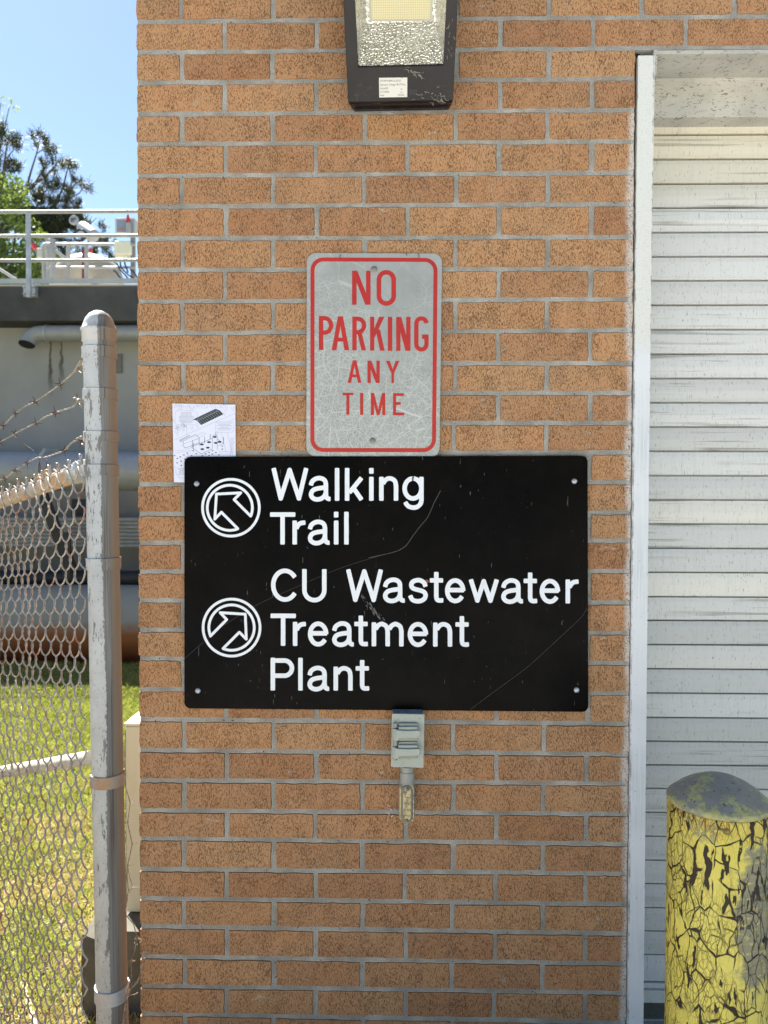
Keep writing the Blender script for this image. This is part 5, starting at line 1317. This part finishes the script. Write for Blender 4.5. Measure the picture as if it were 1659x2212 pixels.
r = random.Random(77); b = MB()   # unseen woods added behind the viewer to darken reflections and cut sky light
for i in range(9000):
    x = r.uniform(-45, 45); y = -26+r.uniform(-3, 1.5)+3*mnoise.noise(Vector((x*.2, 0, 0))); hmax = 7.5+3.5*mnoise.noise(Vector((x*.15, 5, 0))); z = r.uniform(0, 1)**.8*hmax
    b.tint = r.random(); n_ = Vector((r.gauss(0,.6), 1, r.gauss(.3,.6))).normalized(); e1 = n_.orthogonal().normalized(); e2 = n_.cross(e1); a = r.uniform(0, 6.28); s_ = r.uniform(.3, .7)
    b.poly([Vector((x, y, z))+(e1*math.cos(a+tt)*q+e2*math.sin(a+tt)*q*.7)*s_ for tt, q in ((0,1.2),(1.2,.8),(2.2,.9),(3.14,1.1),(4.2,.8),(5.2,.8))])
tag(b.build('reflection_woods', M_LEAFB, loc=(0, -26, 0)), 'dense dark green woods added out of view to darken reflections', 'woods', kind='stuff')
# pine
M_NEED = mk_leaf('pine_needles', (.02,.032,.014), (.065,.08,.038), .15)
YPN = 22.0
def pine(name, label, base, limbs, seed, tufts, nl=.17, mat=M_NEED, nn=72):
    r = random.Random(seed); t = thing(name, label, 'tree', base); b = MB(); b.smooth = True
    for L, r0, r1_ in limbs:
        P = [Q(x, y, YPN+r.uniform(-.4, .4)*0) for x, y in L]; n = len(P); b.tube(P, [lerp(r0, r1_, i/(n-1)) for i in range(n)], 7)
    b.build('trunk', M_BARK, t)
    nb = MB()
    for (x, y, s_) in tufts:
        p0 = Q(x, y, YPN)+Vector((0, r.uniform(-.35, .35), 0))
        for k in range(int(nn*s_)+8):
            dr = Vector((r.gauss(0,1), r.gauss(0,1), r.gauss(.55,.9))).normalized(); L = nl*s_*r.uniform(.6, 1.15); st_ = p0+Vector((r.gauss(0,.05), r.gauss(0,.05), r.gauss(0,.07)))*s_
            sd_ = dr.orthogonal().normalized()*.0095; nb.tint = r.random()
            e_ = st_+dr*L; nb.poly([st_-sd_, st_+sd_, e_+sd_*.4, e_-sd_*.4])
    nb.build('crown', mat, t)
    return t
r = random.Random(31)
limbs = [([(-260,1700),(-120,1450),(-20,1320),(60,1270),(150,1200),(240,1120),(330,1030),(430,960),(520,870),(570,790)], .11, .015),
 ([(-20,1320),(20,1230),(30,1100),(35,950),(45,820),(60,700),(90,560)], .07, .012), ([(35,950),(80,760),(140,690)], .03, .01), ([(240,1120),(300,900),(350,740),(385,600)], .035, .01), ([(350,740),(420,690),(440,670)], .015, .008),
 ([(330,1030),(420,880),(450,840)], .03, .01), ([(60,1270),(200,1240),(350,1260),(480,1270),(540,1200),(600,1080),(650,880),(668,800)], .06, .012), ([(540,1200),(640,1180),(760,1120),(815,1040)], .03, .01),
 ([(600,1080),(700,1060),(740,1010)], .02, .008), ([(350,1260),(420,1120),(480,1040)], .03, .01), ([(480,1270),(600,1330),(700,1380),(800,1440),(860,1420),(930,1350)], .03, .008), ([(-20,1320),(120,1400),(280,1420),(420,1480)], .05, .015),
 ([(640,1180),(690,1120),(680,960)], .018, .007), ([(860,1560),(960,1540),(1000,1440)], .018, .007), ([(800,1700),(900,1650),(1000,1560)], .018, .007), ([(860,1560),(800,1700),(780,2000)], .03, .02)]
tf = [(30,520,1),(90,560,1.1),(20,600,1.1),(100,620,1.1),(150,640,1.2),(180,600,1),(60,560,1),(170,670,1),(10,560,1),(60,790,1),(95,800,1),(30,840,1),(170,840,.9),(190,900,.9),(130,900,.9),
 (335,590,.9),(330,640,.9),(390,560,1),(400,600,1.1),(420,590,.9),(440,680,.8),(355,770,.6),(400,810,.5),(520,760,1.2),(560,790,1),(570,740,.9),(530,830,1),(590,840,.9),(450,850,1),(480,870,.9),(430,890,.9),(380,930,.9),(390,990,.9),
 (660,830,1),(700,870,1),(690,820,.8),(680,960,.7),(810,1040,1.2),(820,1070,1),(740,1010,.8),(650,1060,1.1),(560,1060,1.2),(550,1090,1.1),(570,1020,.9),(490,1030,.8),(340,1040,.9),(350,1100,.9),(420,1170,1.1),(470,1180,1),(380,1190,1.1),(290,1250,1),(250,1260,1),(330,1160,.9),
 (680,1210,1.2),(720,1220,1.1),(640,1230,1),(770,1200,.7),(690,1160,.9),(740,1260,.8),(1000,1450,.8),(1010,1470,.8),(990,1580,.7),(840,1390,.5),(110,1230,.9),(60,1180,1),(150,1110,.9),(100,1130,1)]
for k in range(14): tf.append((r.uniform(200, 640), r.uniform(1060, 1290), r.uniform(.8, 1.1)))
for k in range(130):
    x = r.uniform(180, 800); y = r.uniform(1290, 1520) if x < 620 else r.uniform(1290, 1450)
    tf.append((x, y, r.uniform(.8, 1.25)))
for k in range(60): tf.append((r.uniform(420, 1080), r.uniform(1560, 1900), r.uniform(.6, 1)))
for k in range(46): tf.append((r.uniform(-250, 260), r.uniform(1250, 1500), 1.1))
for k in range(50): tf.append((r.uniform(-350, 0), r.uniform(500, 1300), 1.2))
pine('pine_tree', 'dark long-needled pine with bare upswept branches against the sky, behind the guard railing', (Q(-260,1700,YPN).x, YPN, G0), limbs+[([(-260,1700),(-270,2600)], .15, .2)], 33, tf)
